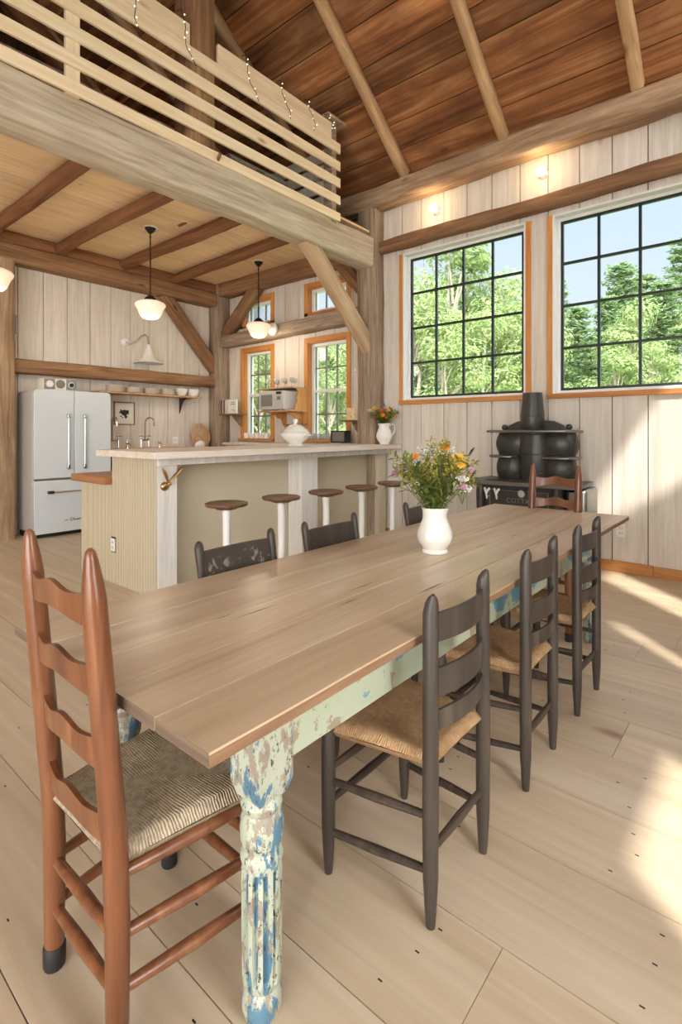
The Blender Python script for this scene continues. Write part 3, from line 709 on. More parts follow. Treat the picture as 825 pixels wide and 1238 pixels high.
def side_chair(label, loc, rz, railmat, group=None):
    t = thing('fancy_chair', label, 'chair', loc, rz, group)
    for sx in (-1, 1):
        m = MB(); x = sx*.195
        m.tube([(x,-.15,0),(x,-.15,.02),(x,-.15,.2),(x,-.15,.45),(x,-.165,.7),(x,-.185,.82),(x,-.195,.875),(x,-.197,.895),(x,-.198,.905)], [.013,.016,.02,.021,.022,.029,.031,.025,.010], 16, sq=.6)
        m.build('back_post', M['dark'], t, ang=50)
        m = MB(); x = sx*.205
        m.tube([(x,.19,0),(x,.19,.03),(x,.19,.2),(x,.19,.43)], [.012,.016,.021,.02], 14); m.build('leg', M['dark'], t, ang=50)
        for z in (.3,.16):
            m = MB(); m.tube([(sx*.195,-.15,z),(sx*.205,.19,z)], .0115, 10); m.build('rung', M['rung'], t)
    for z in (.28,.18):
        m = MB(); m.tube([(-.205,.19,z),(.205,.19,z)], .0125, 10); m.build('rung', M['rung'], t)
    m = MB(); m.tube([(-.195,-.15,.22),(.195,-.15,.22)], .0115, 10); m.build('rung', M['rung'], t)
    slat(.185, -.182, .755, .862, .006, .016, topf=lambda u: .003*(1-u*u), lean=.1).build('crest_rail', railmat, t, ang=40)
    slat(.185, -.163, .60, .655, .018, .012).build('slat', M['dark'], t, ang=40)
    rushseat(.19, .215, -.17, .205, .43, .04).build('seat', M['rush'], t, ang=70)
    return t
side_chair('dark painted chair with stencilled crest rail behind the table', (-1.60, 1.44, 0), -PI/2, M['stencil'], 'dark chairs behind the table')
s2 = side_chair('plain dark wooden chair behind the table, next after the stencilled one', (-1.595, 2.05, 0), -PI/2, M['dark'], 'dark chairs behind the table')
dup(s2, (-1.60, 2.97, 0), -PI/2, 'dark wooden chair behind the table partly hidden by the flower vase')

# ------------------------------------------------------------------ island with bar and stools
I = thing('kitchen_island', 'beige beadboard kitchen island with white posts below a raised bar', 'island', (-4.3, 3.9, 0))
ix, iy = -4.3, 3.9
def ib(n, mt, *q, bev=.003):
    m = MB(); m.box(q[0]-ix, q[1]-ix, q[2]-iy, q[3]-iy, q[4], q[5]); return m.build(n, mt, I, bevel=bev)
m = MB(); x = -3.93
pitch = .041; yy = 2.255
m.box(-4.56-ix, -3.838-ix, yy-iy, yy+.012-iy, 0, 1.135); m.box(-5.18-ix, -4.56-ix, yy-iy, yy+.012-iy, 0, .875)
x = -5.18
while x < -3.86:
    m.box(x+.004-ix, min(x+pitch-.004,-3.839)-ix, yy-.006-iy, yy-iy, 0, 1.135 if x > -4.57 else .875, .5); x += pitch
m.build('beadboard_panel', M['ipaint'], I, bevel=.002, seg=1)
ib('corner_post', M['cpost'], -3.95,-3.828,2.268,2.44,0,1.135)
ib('middle_post', M['cpost'], -4.04,-3.83,3.93,4.17,0,1.135)
ib('front_panel', M['ipaint'], -4.08,-4.05,2.285,5.5,0,1.135)
ib('end_panel', M['ipaint'], -4.08,-3.86,5.36,5.5,0,1.135)
ib('apron_rail', M['cpost'], -3.84,-3.80,2.26,5.5,1.075,1.138)
ib('back_panel', M['ipaint'], -5.18,-5.16,2.285,5.45,0,.875)
ib('bar_wall', M['ipaint'], -4.60,-4.56,2.285,5.45,.87,1.135)
o = ib('lower_worktop', M['butcher'], -5.27,-4.565,2.19,5.45,.877,.945, bev=.004); o['label'] = 'brown wooden lower worktop'
m = MB()
for a, c in ((-4.62,-4.27),(-4.27,-3.93),(-3.93,-3.64)): m.box(a+.0006-ix, c-.0006-ix, 2.13-iy, 5.535-iy, 1.138, 1.192)
m.build('bar_top', M['ctop'], I, bevel=.003)
o = thing('power_outlet', 'white outlet plate on the beadboard island end', 'outlet', (-4.53, 2.249, .345))
m = MB(); m.box(-.036,.036,-.012,0,-.058,.058); m.build('plate', M['white'], o, bevel=.004)
m = MB(); m.box(-.04,.04,-.004,.0005,-.068,.068); m.build('gasket', M['blackp'], o)
m = MB()
for z in (-.024,.024): m.box(-.012,-.008,-.0135,-.011,z-.008,z+.008); m.box(.008,.012,-.0135,-.011,z-.008,z+.008)
m.build('slots', M['blackp'], o)
# brass hook
o = thing('brass_hook', 'brass hook with two long upright ears on the white island post', 'hook', (-3.827, 2.325, .905))
m = MB(); m.lathe([(0,.026),(.012,.025),(.028,.018),(.036,.008),(.038,0)], 24, ax='X'); m.build('back_plate', M['brass'], o)
m = MB(); m.ball((.04,.018,.022), .02, .017, .017); m.tube([(.01,0,0),(.04,.018,.02)], .011, 8); m.build('head', M['brass'], o)
for sy, yy, zz in ((-1,-.065,.125),(1,.13,.125)):
    m = MB(); m.tube([(.035,.012,.03),(.05,.012+yy*.4,.03+zz*.42),(.055,.012+yy*.75,.03+zz*.78),(.05,.012+yy,.03+zz)], [.006,.013,.013,.003], 10, sq=.5); m.build('ear', M['brass'], o)
# stools
def stool(label, loc):
    t = thing('bar_stool', label, 'stool', loc, 0, 'stools along the island bar')
    m = MB(); m.lathe([(0,.800),(.06,.800),(.12,.802),(.148,.808),(.156,.818),(.154,.829),(.14,.834),(.1,.832),(0,.829)], 36); m.build('seat', M['stoolseat'], t, ang=60)
    m = MB(); m.lathe([(.075,.785),(.085,.793),(.08,.800),(0,.800)], 24); m.build('seat_plate', M['steel'], t)
    m = MB(); m.lathe([(.031,.03),(.027,.08),(.026,.4),(.028,.70),(.032,.76),(.030,.786)], 20); m.build('pedestal', M['white'], t, ang=60)
    m = MB(); m.lathe([(0,.045),(.05,.04),(.15,.02),(.19,.012),(.195,0),(0,0)], 36); m.build('foot_plate', M['white'], t)
    m = MB(); m.lathe([(.10,.27),(.107,.277),(.114,.27),(.107,.263),(.10,.27)], 28); m.tube([(-.10,0,.27),(.10,0,.27)], .007, 8); m.build('foot_ring', M['white'], t)
    return t
s0 = stool('first wooden-topped stool on white pedestal from the brass hook', (-3.09, 2.38, 0))
for y, l in ((2.90,'second wooden-topped stool from the brass hook, just before the middle post'),(3.42,'third wooden-topped stool from the brass hook, just beyond the middle post'),(3.93,'fourth wooden-topped stool from the brass hook'),(4.45,'last wooden-topped stool, beside the flowers at the far bar end')):
    dup(s0, (-3.06 if y < 3 else -3.04, y, 0), R.uniform(0,3), l)

# tureen on the bar
t = thing('soup_tureen', 'white lidded soup tureen standing on the island bar', 'tureen', (-4.0, 4.0, 1.192))
m = MB(); m.lathe([(0,0),(.09,0),(.098,.006),(.09,.018),(.078,.03),(.10,.05),(.15,.08),(.172,.115),(.176,.138),(.17,.14),(.15,.115),(0,.06)], 40, sy=.8); m.build('bowl', M['cer'], t, ang=60)
m = MB(); m.lathe([(.182,.138),(.184,.144),(.172,.15),(.15,.175),(.10,.215),(.06,.232),(.03,.238),(.016,.245),(.02,.262),(.03,.275),(.026,.292),(0,.30)], 40, sy=.8); m.build('lid', M['cer'], t, ang=60)
for s in (-1, 1):
    m = MB(); m.tube([(s*.155,-.03,.12),(s*.205,-.02,.125),(s*.215,0,.12),(s*.205,.02,.125),(s*.155,.03,.12)], .010, 10); m.build('handle', M['cer'], t)

# ------------------------------------------------------------------ flowers
M['leafy'] = leafmat('bouquet_leaf', (92,112,48), (164,172,88), .55, .25)
M['gold'] = leafmat('goldenrod', (168,150,58), (206,186,84), .7)
M['orange'] = leafmat('orange_petal', (232,140,44), (244,172,70), .6)
M['yellow'] = leafmat('yellow_petal', (240,182,60), (246,206,98), .6)
M['pink'] = leafmat('pink_petal', (196,140,170), (220,176,200), .6)
M['lace'] = leafmat('white_umbel', (222,218,208), (238,236,228), .7)
M['rust'] = leafmat('rust_petal', (186,82,44), (216,120,80), .6)
def leaf(m, p, d, L, w, up=Vector((0,0,1))):
    d = Vector(d).normalized(); s = d.cross(up); s = s.normalized() if s.length > 1e-3 else Vector((1,0,0)); n = s.cross(d); p = Vector(p)
    m.faces([p, p+d*L*.35+s*w*.5+n*L*.05, p+d*L*.7+s*w*.38+n*L*.03, p+d*L-n*L*.06, p+d*L*.7-s*w*.38+n*L*.03, p+d*L*.35-s*w*.5+n*L*.05, p+d*L*.5-n*L*.02],
            [(0,1,6),(1,2,6),(2,3,6),(3,4,6),(4,5,6),(5,0,6)])
def petals(m, c, nrm, rad, n, layers=3):
    nrm = Vector(nrm).normalized(); u = nrm.orthogonal().normalized(); w = nrm.cross(u)
    for L in range(layers):
        for k in range(n):
            a = 2*PI*(k+.5*L)/n+R.uniform(-.1,.1); q = rad*(1-.28*L)
            d = (u*math.cos(a)+w*math.sin(a)+nrm*(.08+.38*L)).normalized()
            leaf(m, Vector(c)+nrm*.004*L, d, q, q*.62, nrm)
def bouquet(label, name, loc, mouth, H, spread, nst, blooms, gold=0, group=None, lean=(0,0)):
    t = thing(name, label, 'bouquet', loc, 0, group)
    m = MB(); gm = MB() if gold else None
    for i in range(nst):
        a = R.uniform(0, 2*PI); r = math.sqrt(R.random())*spread; h = H*R.uniform(.55, 1)*(1-.35*(r/spread)**2)
        e = Vector((math.cos(a)*r+lean[0], math.sin(a)*r+lean[1], h)); b0 = Vector((math.cos(a)*mouth*.45*R.random(), math.sin(a)*mouth*.45*R.random(), -.07))
        mid = Vector((e.x*.35, e.y*.35, h*.55)); pts = [b0, Vector((b0.x*1.2, b0.y*1.2, .01)), mid, e]; m.tube(pts, [.0022,.002,.0017,.0008], 5)
        for k in range(13):
            f = R.uniform(.12, 1); p = pts[1].lerp(mid, f*2) if f < .5 else mid.lerp(e, f*2-1); ax = (e-mid).normalized()
            q = R.uniform(0, 2*PI); o_ = ax.orthogonal().normalized(); dd = o_*math.cos(q)+ax.cross(o_)*math.sin(q)+ax*R.uniform(.3,1.2)
            leaf(m, p, dd, R.uniform(.03,.065), R.uniform(.008,.018))
        if gm and i % 2 == 0:
            for k in range(26):
                p = mid.lerp(e, R.uniform(.35, 1.05))+Vector((R.uniform(-1,1), R.uniform(-1,1), R.uniform(-.4,1)))*.02
                gm.ball(p, R.uniform(.003,.0055), nu=5, nv=4)
    green = m
    if gm: gm.build('goldenrod_sprays', M['gold'], t)
    for kind, p, rad in blooms:
        p = Vector(p); m = MB(); nrm = Vector((p.x+.12, p.y-.3, .28))
        if kind == 'lace':
            for k in range(70):
                a = R.uniform(0,2*PI); q = math.sqrt(R.random())*rad; m.ball(p+Vector((q*math.cos(a), q*math.sin(a)*.6, R.uniform(-.3,.55)*rad*(1-q/rad*.4))), R.uniform(.0035,.006), nu=6, nv=4)
            nm, mt = 'white_umbel', M['lace']
        elif kind == 'bud':
            m.tube([p-Vector((.03,0,.04)), p-Vector((.012,0,.015)), p], [.002,.006,.002], 6); nm, mt = 'seed_bud', M['rung']
        else:
            petals(m, p, nrm, rad, 13 if rad > .025 else 8, 3); m.ball(p+nrm.normalized()*rad*.22, rad*.28, nu=8, nv=6)
            nm, mt = {'orange': ('orange_flower', M['orange']), 'yellow': ('yellow_flower', M['yellow']), 'pink': ('pink_flower', M['pink']), 'rust': ('rust_flower', M['rust'])}[kind]
        if kind != 'lace': green.tube([Vector((p.x*.2, p.y*.2, 0)), Vector((p.x*.6, p.y*.6, p.z*.5)), p], [.002,.0018,.0015], 5)
        else:
            for k in range(9): green.tube([p-Vector((0,0,.07)), p+Vector((rad*.7*math.cos(k*.7), rad*.45*math.sin(k*.7), 0))], .001, 4)
        m.build(nm, mt, t, ang=80)
    green.build('greenery', M['leafy'], t, ang=80)
    return t
vx, vy = -1.238, 2.166
v = thing('flower_vase', 'white ironstone vase with wavy rim on the long table', 'vase', (vx, vy, TZ))
def wav(a, i, z): return 1+(.06*math.cos(4*a+.6) if z > .195 else (.03*math.cos(4*a+.6) if z > .18 else 0))+(.022*max(0,math.cos(8*a))**2 if .05 < z < .16 else 0)
m = MB(); m.lathe([(0,.0),(.056,0),(.062,.004),(.062,.012),(.056,.02),(.062,.032),(.078,.055),(.084,.08),(.080,.105),(.068,.135),(.058,.16),(.057,.18),(.062,.2),(.068,.213),(.066,.215),(.058,.2),(.052,.17),(.06,.14),(.07,.1),(.06,.04),(0,.025)], 64, mod=wav); m.build('body', M['cer'], v, ang=60)
bl = [('orange',(.055,.0,.30),.026),('yellow',(.125,0,.245),.036),('yellow',(.145,-.02,.225),.026),('lace',(-.01,-.02,.27),.075),('lace',(.05,.02,.285),.04),('orange',(-.075,-.05,.255),.022),
      ('pink',(-.205,-.03,.165),.026),('pink',(-.19,-.03,.185),.022),('pink',(-.155,-.05,.2),.02),('pink',(-.13,-.06,.19),.018),('pink',(-.115,-.06,.205),.018),('pink',(.16,-.03,.125),.02),('pink',(.175,.02,.2),.016),('lace',(.14,.0,.11),.045),('lace',(.15,-.02,.155),.03),('bud',(.21,0,.20),.02),('bud',(.2,.0,.30),.02)]
bouquet('wild flower bouquet with goldenrod and yellow blooms in the table vase', 'flower_bouquet', (vx, vy, TZ+.2), .055, .34, .22, 62, bl, 1, lean=(-.02,0))
px_, py_ = -3.765, 5.33
p = thing('pitcher', 'white ribbed pitcher on the far bar end by the grey post', 'pitcher', (px_, py_, 1.192))
def rib(a, i, z): return 1+(.045*abs(math.cos(9*a)) if .02 < z < .19 else 0)
m = MB(); m.lathe([(0,0),(.055,0),(.062,.006),(.058,.018),(.08,.05),(.095,.095),(.094,.13),(.082,.17),(.068,.205),(.066,.225),(.076,.25),(.08,.262),(.072,.262),(.06,.225),(.06,.2),(.08,.15),(.08,.08),(0,.02)], 72, mod=rib); m.build('body', M['cer'], p, ang=60)
m = MB(); m.tube([(.068,.02,.235),(.10,.03,.255),(.128,.038,.235),(.132,.04,.19),(.115,.035,.14),(.088,.025,.11)], [.011,.011,.0105,.010,.0095,.009], 10); m.build('handle', M['cer'], p)
bl = [('yellow',(-.10,-.07,.20),.042),('rust',(.03,-.09,.17),.036),('rust',(-.05,-.10,.10),.03),('orange',(.05,-.10,.12),.034),('orange',(.12,-.08,.18),.03),('rust',(.09,-.08,.09),.024),('lace',(-.17,-.05,.18),.05),('orange',(.17,.0,.09),.02),('pink',(.02,-.02,.22),.022)]
bouquet('orange and rust flowers in the white pitcher by the grey post', 'flower_bouquet', (px_, py_, 1.192+.245), .06, .25, .19, 46, bl, 0)

# ------------------------------------------------------------------ fridge
F = thing('refrigerator', 'retro white enamel refrigerator with chrome handles against the left wall', 'refrigerator', (-7.37, 2.995, 0))
def rr(y0, y1, z0, z1, r, n=6):
    pts = []
    for cy_, cz_, a0 in ((y1-r,z1-r,0),(y0+r,z1-r,PI/2),(y0+r,z0+r,PI),(y1-r,z0+r,1.5*PI)):
        for k in range(n+1): a = a0+PI/2*k/n; pts.append((cy_+r*math.cos(a), cz_+r*math.sin(a)))
    return pts
m = MB(); m.prism(rr(-.488,.488,.06,1.886,.05), (-.255,0,0), (0,1,0), (0,0,1), (.46,0,0)); m.build('body', M['fridgeside'], F, bevel=.008)
m = MB(); m.box(-.25,.19,-.475,.475,0,.07); m.build('plinth', M['blackp'], F)
def door(nm, y0, y1, z0, z1, rads):
    pts = []; n = 6
    for (cy_, cz_, a0), r in zip(((y1,z1,0),(y0,z1,PI/2),(y0,z0,PI),(y1,z0,1.5*PI)), rads):
        sy = -1 if cy_ == y1 else 1; sz = -1 if cz_ == z1 else 1
        for k in range(n+1): a = a0+PI/2*k/n; pts.append((cy_+sy*r+r*math.cos(a), cz_+sz*r+r*math.sin(a)))
    m = MB(); m.prism(pts, (.212,0,0), (0,1,0), (0,0,1), (.062,0,0)); return m.build(nm, M['fridge'], F, bevel=.018, seg=4)
d1 = door('door', -.488, -.004, .755, 1.886, (.006,.05,.006,.006)); d2 = door('door', .004, .488, .755, 1.886, (.05,.006,.006,.006)); d3 = door('freezer_drawer', -.488, .488, .055, .728, (.006,.006,.03,.03))
m = MB(); m.box(.2,.26,-.47,.47,.728,.755); m.build('gap_trim', M['steel'], F)
for d, y in ((d1,-.085),(d2,.122)):
    m = MB(); m.tube([(.31,y,.90),(.31,y,1.54)], .011, 12)
    for z in (.90,1.54): m.tube([(.27,y,z),(.316,y,z)], .013, 10)
    h = m.build('handle', M['chrome'], d)
    m = MB(); m.box(.274,.322,y-.017,y+.017,.86,.925); m.build('handle_end', M['chrome'], d, bevel=.006)
    m = MB(); m.box(.274,.322,y-.017,y+.017,1.525,1.585); m.build('handle_end', M['chrome'], d, bevel=.006)
m = MB(); m.tube([(.315,-.30,.578),(.315,.30,.578)], .011, 12); m.build('handle', M['chrome'], d3)
for y in (-.3,.3): 
    m = MB(); m.box(.274,.326,y-.035,y+.035,.560,.597); m.build('handle_end', M['bronze'], d3, bevel=.006)
m = MB()
def script(pts, r=.0035): m.tube([(.2755, a, c) for a, c in pts], r, 6)
script([(-.13,.196),(-.105,.2),(-.075,.205)])
script([(-.03,.222),(-.045,.225),(-.055,.21),(-.04,.207),(-.055,.2),(-.05,.188),(-.03,.19)]); script([(-.03,.19),(-.008,.225),(-.012,.19),(0,.19),(.006,.21),(.008,.19),(.018,.205),(.022,.19)])
script([(.03,.205),(.034,.19),(.044,.207),(.048,.19),(.06,.207),(.066,.19),(.078,.208),(.09,.2)], .0055)
m.build('badge', M['bronze'], d3)
rd = thing('radio', 'small grey radio with two dials on top of the fridge', 'radio', (-7.26, 2.85, 1.886))
m = MB(); m.box(-.09,.09,-.205,.205,.004,.155); m.build('case', M['stack'], rd, bevel=.006)
m = MB(); m.box(.09,.096,-.2,-.07,.012,.148); m.box(.09,.096,.07,.2,.012,.148); m.build('dial_panel', M['steel'], rd)
m = MB(); m.lathe([(0,.012),(.043,.012),(.046,0)], 24, o=(.096,-.135,.08), ax='X'); m.build('clock_dial', M['white'], rd)
m = MB(); m.lathe([(0,.006),(.055,.004),(.057,0)], 24, o=(.091,0,.085), ax='X'); m.build('speaker_grille', M['gmuntin'], rd)
m = MB(); m.lathe([(0,.022),(.022,.02),(.026,.0)], 20, o=(.096,.135,.08), ax='X'); m.build('tuning_knob', M['blackp'], rd)
m = MB(); m.lathe([(.03,.002),(.036,.008),(.042,.002),(.036,0),(.03,.002)], 20, o=(.096,.135,.08), ax='X'); m.build('knob_ring', M['white'], rd)

# ------------------------------------------------------------------ fridge-wall shelf, sink, sconce
s = thing('dish_shelf', 'narrow wooden shelf holding white dishes below the long timber', 'shelf', (-7.5, 4.3, 1.93))
m = MB(); m.box(-.15,.17,-.86,.86,-.022,0); m.build('board', M['cut'], s, bevel=.003)
m = MB(); y = .62; m.prism([(0,0),(.22,0),(.215,-.02),(.09,-.05),(.03,-.22),(0,-.26)], (-.15,y-.004,-.022), (1,0,0), (0,0,1), (0,.008,0))
for k in range(7): m.tube([(-.13+.02*k,y,-.05-.025*(6-k)*.9),(-.12+.024*k,y-.012,-.06-.02*(6-k)),(-.145+.018*k,y,-.075-.022*(6-k))], .006, 6)
m.build('iron_bracket', M['blackp'], s)
m = MB(); m.box(-.15,.05,-.7,-.68,-.2,-.022); m.build('bracket', M['iron'], s)
def plates(label, y, n, r):
    t = thing('plate_stack' if n > 1 else 'bowl', label, 'dishes', (-7.41, y, 1.93), 0, 'dishes on the shelf')
    for k in range(n):
        m = MB(); z = .016*k; m.lathe([(0,z),(r*.55,z),(r*.6,z+.004),(r*.97,z+.017),(r,z+.021),(r*.96,z+.021),(r*.6,z+.009),(0,z+.007)], 32); m.build('plate', M['stack'], t)
plates('stack of shallow dishes on the shelf nearest the fridge', 3.70, 6, .135); plates('second stack of dishes on the shelf from the fridge', 3.99, 5, .13); plates('third stack of dishes on the shelf, above the framed picture', 4.27, 5, .125); plates('fourth stack of plates on the shelf, just before the bowls', 4.545, 6, .115)
for y, l in ((4.80,'white bowl on the shelf next to the plate stacks'),(5.02,'white bowl at the end of the shelf near the corner post')):
    m = MB(); m.lathe([(0,0),(.05,0),(.055,.008),(.085,.035),(.10,.08),(.105,.115),(.10,.117),(.094,.08),(.07,.03),(0,.014)], 32); tag(m.build('bowl', M['cer'], ang=60, loc=(-7.41,y,1.93)), l, 'bowl', 'bowls on the shelf')
c = thing('sink_counter', 'dark base cabinet with wooden worktop along the fridge wall', 'counter', (-7.35, 4.35, 0))
m = MB(); m.box(-.3,.25,-.8,.42,.0,1.07); m.build('cabinet', M['iron'], c, bevel=.004)
for y in (-.6,-.2,.2):
    m = MB(); m.box(.25,.268,y-.18,y+.18,.1,.98); d = m.build('door', M['iron'], c, bevel=.004)
    m = MB(); m.ball((.283,y+.13,.7), .016); m.build('knob', M['brass'], d)
m = MB(); m.box(-.3,.28,-.82,.44,1.07,1.105); m.build('worktop', M['cut'], c, bevel=.003)
def faucet(label, y, rz=0):
    t = thing('bridge_faucet', label, 'faucet', (-7.30, y, 1.105), rz, 'faucets at the sink')
    m = MB(); a = [(0,0,.12),(0,0,.38)]+[(.075-.075*math.cos(q), 0, .38+.075*math.sin(q)) for q in [PI*k/8 for k in range(1,9)]]+[(.15,0,.33)]
    m.tube(a, .011, 10); m.build('spout', M['chrome'], t)
    m = MB(); m.tube([(0,-.1,.12),(0,.1,.12)], .011, 10)
    for yy in (-.1,.1): m.lathe([(.022,0),(.022,.008),(.013,.014),(.013,.13),(.018,.135),(.012,.15),(.012,.165)], 14, o=(0,yy,0))
    m.build('bridge', M['chrome'], t)
    for yy in (-.1,.1):
        m = MB(); m.tube([(-.035,yy,.18),(.035,yy,.18)], .007, 8); m.tube([(0,yy-.035,.18),(0,yy+.035,.18)], .007, 8); m.ball((0,yy,.185), .013); m.build('cross_handle', M['chrome'], t)
    return t
f0 = faucet('chrome gooseneck bridge faucet on the sink just below the framed picture', 3.60)
dup(f0, (-7.30, 4.11, 1.105), .5, 'chrome gooseneck bridge faucet nearer the corner post')
for y, l in ((3.83,'small chrome tap between the two faucets'),(4.34,'small chrome tap at the end of sink counter')):
    m = MB(); m.lathe([(0,0),(.028,0),(.028,.01),(.016,.02),(.014,.07),(.022,.08),(.022,.10),(.01,.115),(.012,.135),(0,.14)], 16); m.tube([(0,0,.06),(.05,0,.08),(.08,0,.05)], .008, 8)
    tag(m.build('tap', M['chrome'], ang=60, loc=(-7.3,y,1.105)), l, 'tap')
M['ink'] = inkmat()
a = thing('framed_picture', 'framed black and white animal picture above the sink', 'picture', (LX, 3.96, 1.63))
m = MB()
for q in ((-.165,-.15,-.175,.175),(.15,.165,-.175,.175),(-.15,.15,-.175,-.16),(-.15,.15,.16,.175)): m.box(0,.022,q[0],q[1],q[2],q[3])
m.build('frame', M['dbeam'], a, bevel=.002)
m = MB(); m.box(.002,.012,-.15,.15,-.16,.16); m.build('mat_board', M['paper'], a)
m = MB(); m.box(.012,.0135,-.085,.085,-.10,.10); m.build('print', M['ink'], a)
w = thing('wall_sconce', 'white enamel gooseneck wall lamp above the long timber', 'wall lamp', (LX, 3.97, 2.72))
m = MB(); m.lathe([(0,.03),(.03,.028),(.06,.012),(.062,0)], 24, ax='X'); m.build('wall_plate', M['white'], w)
m = MB(); m.tube([(.02,0,0),(.06,.06,-.02),(.11,.13,.02),(.15,.19,.10),(.17,.24,.13),(.18,.28,.10),(.18,.29,.02),(.18,.29,-.04)], .013, 10); m.build('arm', M['steel'], w)
m = MB(); m.lathe([(.03,-.02),(.032,-.06),(.045,-.09),(.06,-.16),(.085,-.22),(.15,-.275),(.215,-.30),(.218,-.31),(.21,-.305),(.14,-.28),(.07,-.22),(.04,-.1),(0,-.09)], 40, o=(.18,.29,0)); m.build('shade', M['white'], w, ang=60)
b2 = thing('switch_plate', 'white switch plate on the boards beside the cutting boards', 'switch', (LX, 4.84, 1.21))
m = MB(); m.box(0,.008,-.055,.055,-.06,.06); m.build('plate', M['white'], b2, bevel=.003)
m = MB(); m.box(.008,.018,-.025,-.015,-.012,.012); m.box(.008,.018,.015,.025,-.012,.012); m.build('toggle', M['vinyl'], b2)
kc = thing('corner_counter', 'wooden kitchen counter under the window with the cutting boards', 'counter', (-7.3, 5.2, 0))
m = MB(); m.box(-.33,.22,-.38,.27,0,1.04); m.build('cabinet', M['ipaint'], kc, bevel=.004)
m = MB(); m.box(-.33,.26,-.40,.27,1.04,1.075); m.build('worktop', M['cut'], kc, bevel=.003)
m = MB(); m.lathe([(0,0),(.19,0),(.195,.006),(.195,.016),(.19,.022),(0,.022)], 40, ax='X'); o = tag(m.build('cutting_board', M['cut']), 'round wooden cutting board leaning by the corner post', 'cutting board')
o.location = (-7.56, 5.27, 1.27); o.rotation_euler = (0,-.12,0)
m = MB(); m.prism(rr(-.09,.09,0,.42,.02), (0,0,0), (0,1,0), (0,0,1), (.018,0,0)); m.lathe([(.012,.019),(.02,.023),(.028,.019)], 16, o=(0,0,.385), ax='X'); o = tag(m.build('cutting_board', M['brace'], bevel=.003), 'narrow rectangular cutting board in front of the round one', 'cutting board')
o.location = (-7.515, 5.22, 1.075); o.rotation_euler = (0,-.13,0)
m = MB(); m.lathe([(0,0),(.03,.0),(.06,.02),(.085,.06),(.08,.065),(.05,.03),(0,.012)], 24, sy=1.2); o = tag(m.build('white_dish', M['cer'], ang=60), 'white dish propped before the cutting boards', 'dish'); o.location = (-7.42,5.2,1.10); o.rotation_euler = (0,-1.1,0)
m = MB(); m.box(-.09,.09,0,.03,-.12,.12); tag(m.build('wall_bracket', M['steel'], bevel=.004, loc=(LX+.03,2.44,2.74)), 'small square metal plate on the boards beside the thick edge post', 'plate')

# ------------------------------------------------------------------ between the kitchen windows
s = thing('microwave_shelf', 'two-tier wooden shelf on scroll brackets between the kitchen windows', 'shelf', (-5.78, 5.55, 1.6))
m = MB(); m.box(-.42,.31,-.2,.2,.052,.076); m.build('lower_board', M['cut'], s, bevel=.003)
m = MB(); m.box(-.42,.31,-.17,.2,.40,.42); m.build('upper_board', M['cut'], s, bevel=.003)
for x in (-.17,.20):
    m = MB(); m.prism([(0,0),(.34,0),(.33,-.03),(.24,-.045),(.19,-.09),(.10,-.11),(.07,-.2),(0,-.24)], (x-.012,.2,.052), (0,-1,0), (0,0,1), (.024,0,0)); m.build('scroll_bracket', M['casing'], s, bevel=.002)
m = MB(); m.prism([(0,0),(.30,0),(.28,.06),(.22,.10),(.24,.2),(.2,.27),(.26,.322),(0,.322)], (.285,.2,.077), (0,-1,0), (0,0,1), (.02,0,0)); m.build('end_bracket', M['casing'], s, bevel=.002)
w = thing('microwave', 'white microwave oven on the shelf between the kitchen windows', 'microwave', (-5.86, 5.53, 1.676))
m = MB(); m.box(-.27,.24,-.17,.2,.01,.29); m.build('body', M['white'], w, bevel=.008)
m = MB(); m.box(-.27,.10,-.192,-.171,.014,.286); d = m.build('door', M['fridgeside'], w, bevel=.004)
m = MB(); m.box(-.22,.03,-.195,-.192,.06,.235); m.build('window', M['gmuntin'], d)
m = MB(); m.box(.102,.24,-.19,-.171,.014,.286); m.build('control_panel', M['fridgeside'], w, bevel=.003)
m = MB(); m.box(.115,.225,-.193,-.19,.235,.275); m.build('display', M['blackp'], w)
m = MB(); m.box(.135,.205,-.194,-.19,.15,.205); m.build('keypad', M['gmuntin'], w)
for x in (-.22,.19):
    for y in (-.12,.15):
        m = MB(); m.box(x-.02,x+.02,y-.02,y+.02,0,.012); m.build('foot', M['blackp'], w)
def glass(label, loc, grp, h=.14):
    t = thing('wine_glass', label, 'glass', loc, 0, grp)
    m = MB(); m.lathe([(0,.0),(.032,.001),(.033,.003),(.006,.006),(.004,h*.45),(.02,h*.5),(.034,h*.68),(.032,h),(.030,h),(.032,h*.68),(.018,h*.53),(0,h*.48)], 18); m.build('bowl_and_stem', M['cglass'], t, ang=60)
    return t
g0 = glass('clear stemmed glass on the shelf above the microwave', (-6.1,5.48,2.02), 'glasses above the microwave')
for x, y in ((-6.0,5.6),(-5.9,5.46),(-5.8,5.58),(-5.71,5.47),(-5.62,5.6),(-5.55,5.48)): dup(g0, (x,y,2.02), 0, g0['label'])
MUG = ['white mug on its side at the left end of the sill row','second white mug in the sill row','middle white mug in the sill row','fourth white mug in the sill row','last white mug in the sill row, nearest the shelf']
for k in range(5):
    t = thing('mug', MUG[k], 'mug', (-6.86+.125*k, 5.70, 1.24), 0, 'mugs on the left kitchen window sill')
    m = MB(); m.lathe([(0,0),(.04,0),(.044,.005),(.045,.09),(.041,.09),(.04,.01),(0,.008)], 24); o = m.build('cup', M['cer'], t, ang=60); 
    m2 = MB(); m2.tube([(.043,0,.075),(.07,0,.07),(.072,0,.03),(.043,0,.02)], .006, 8); h = m2.build('handle', M['cer'], t)
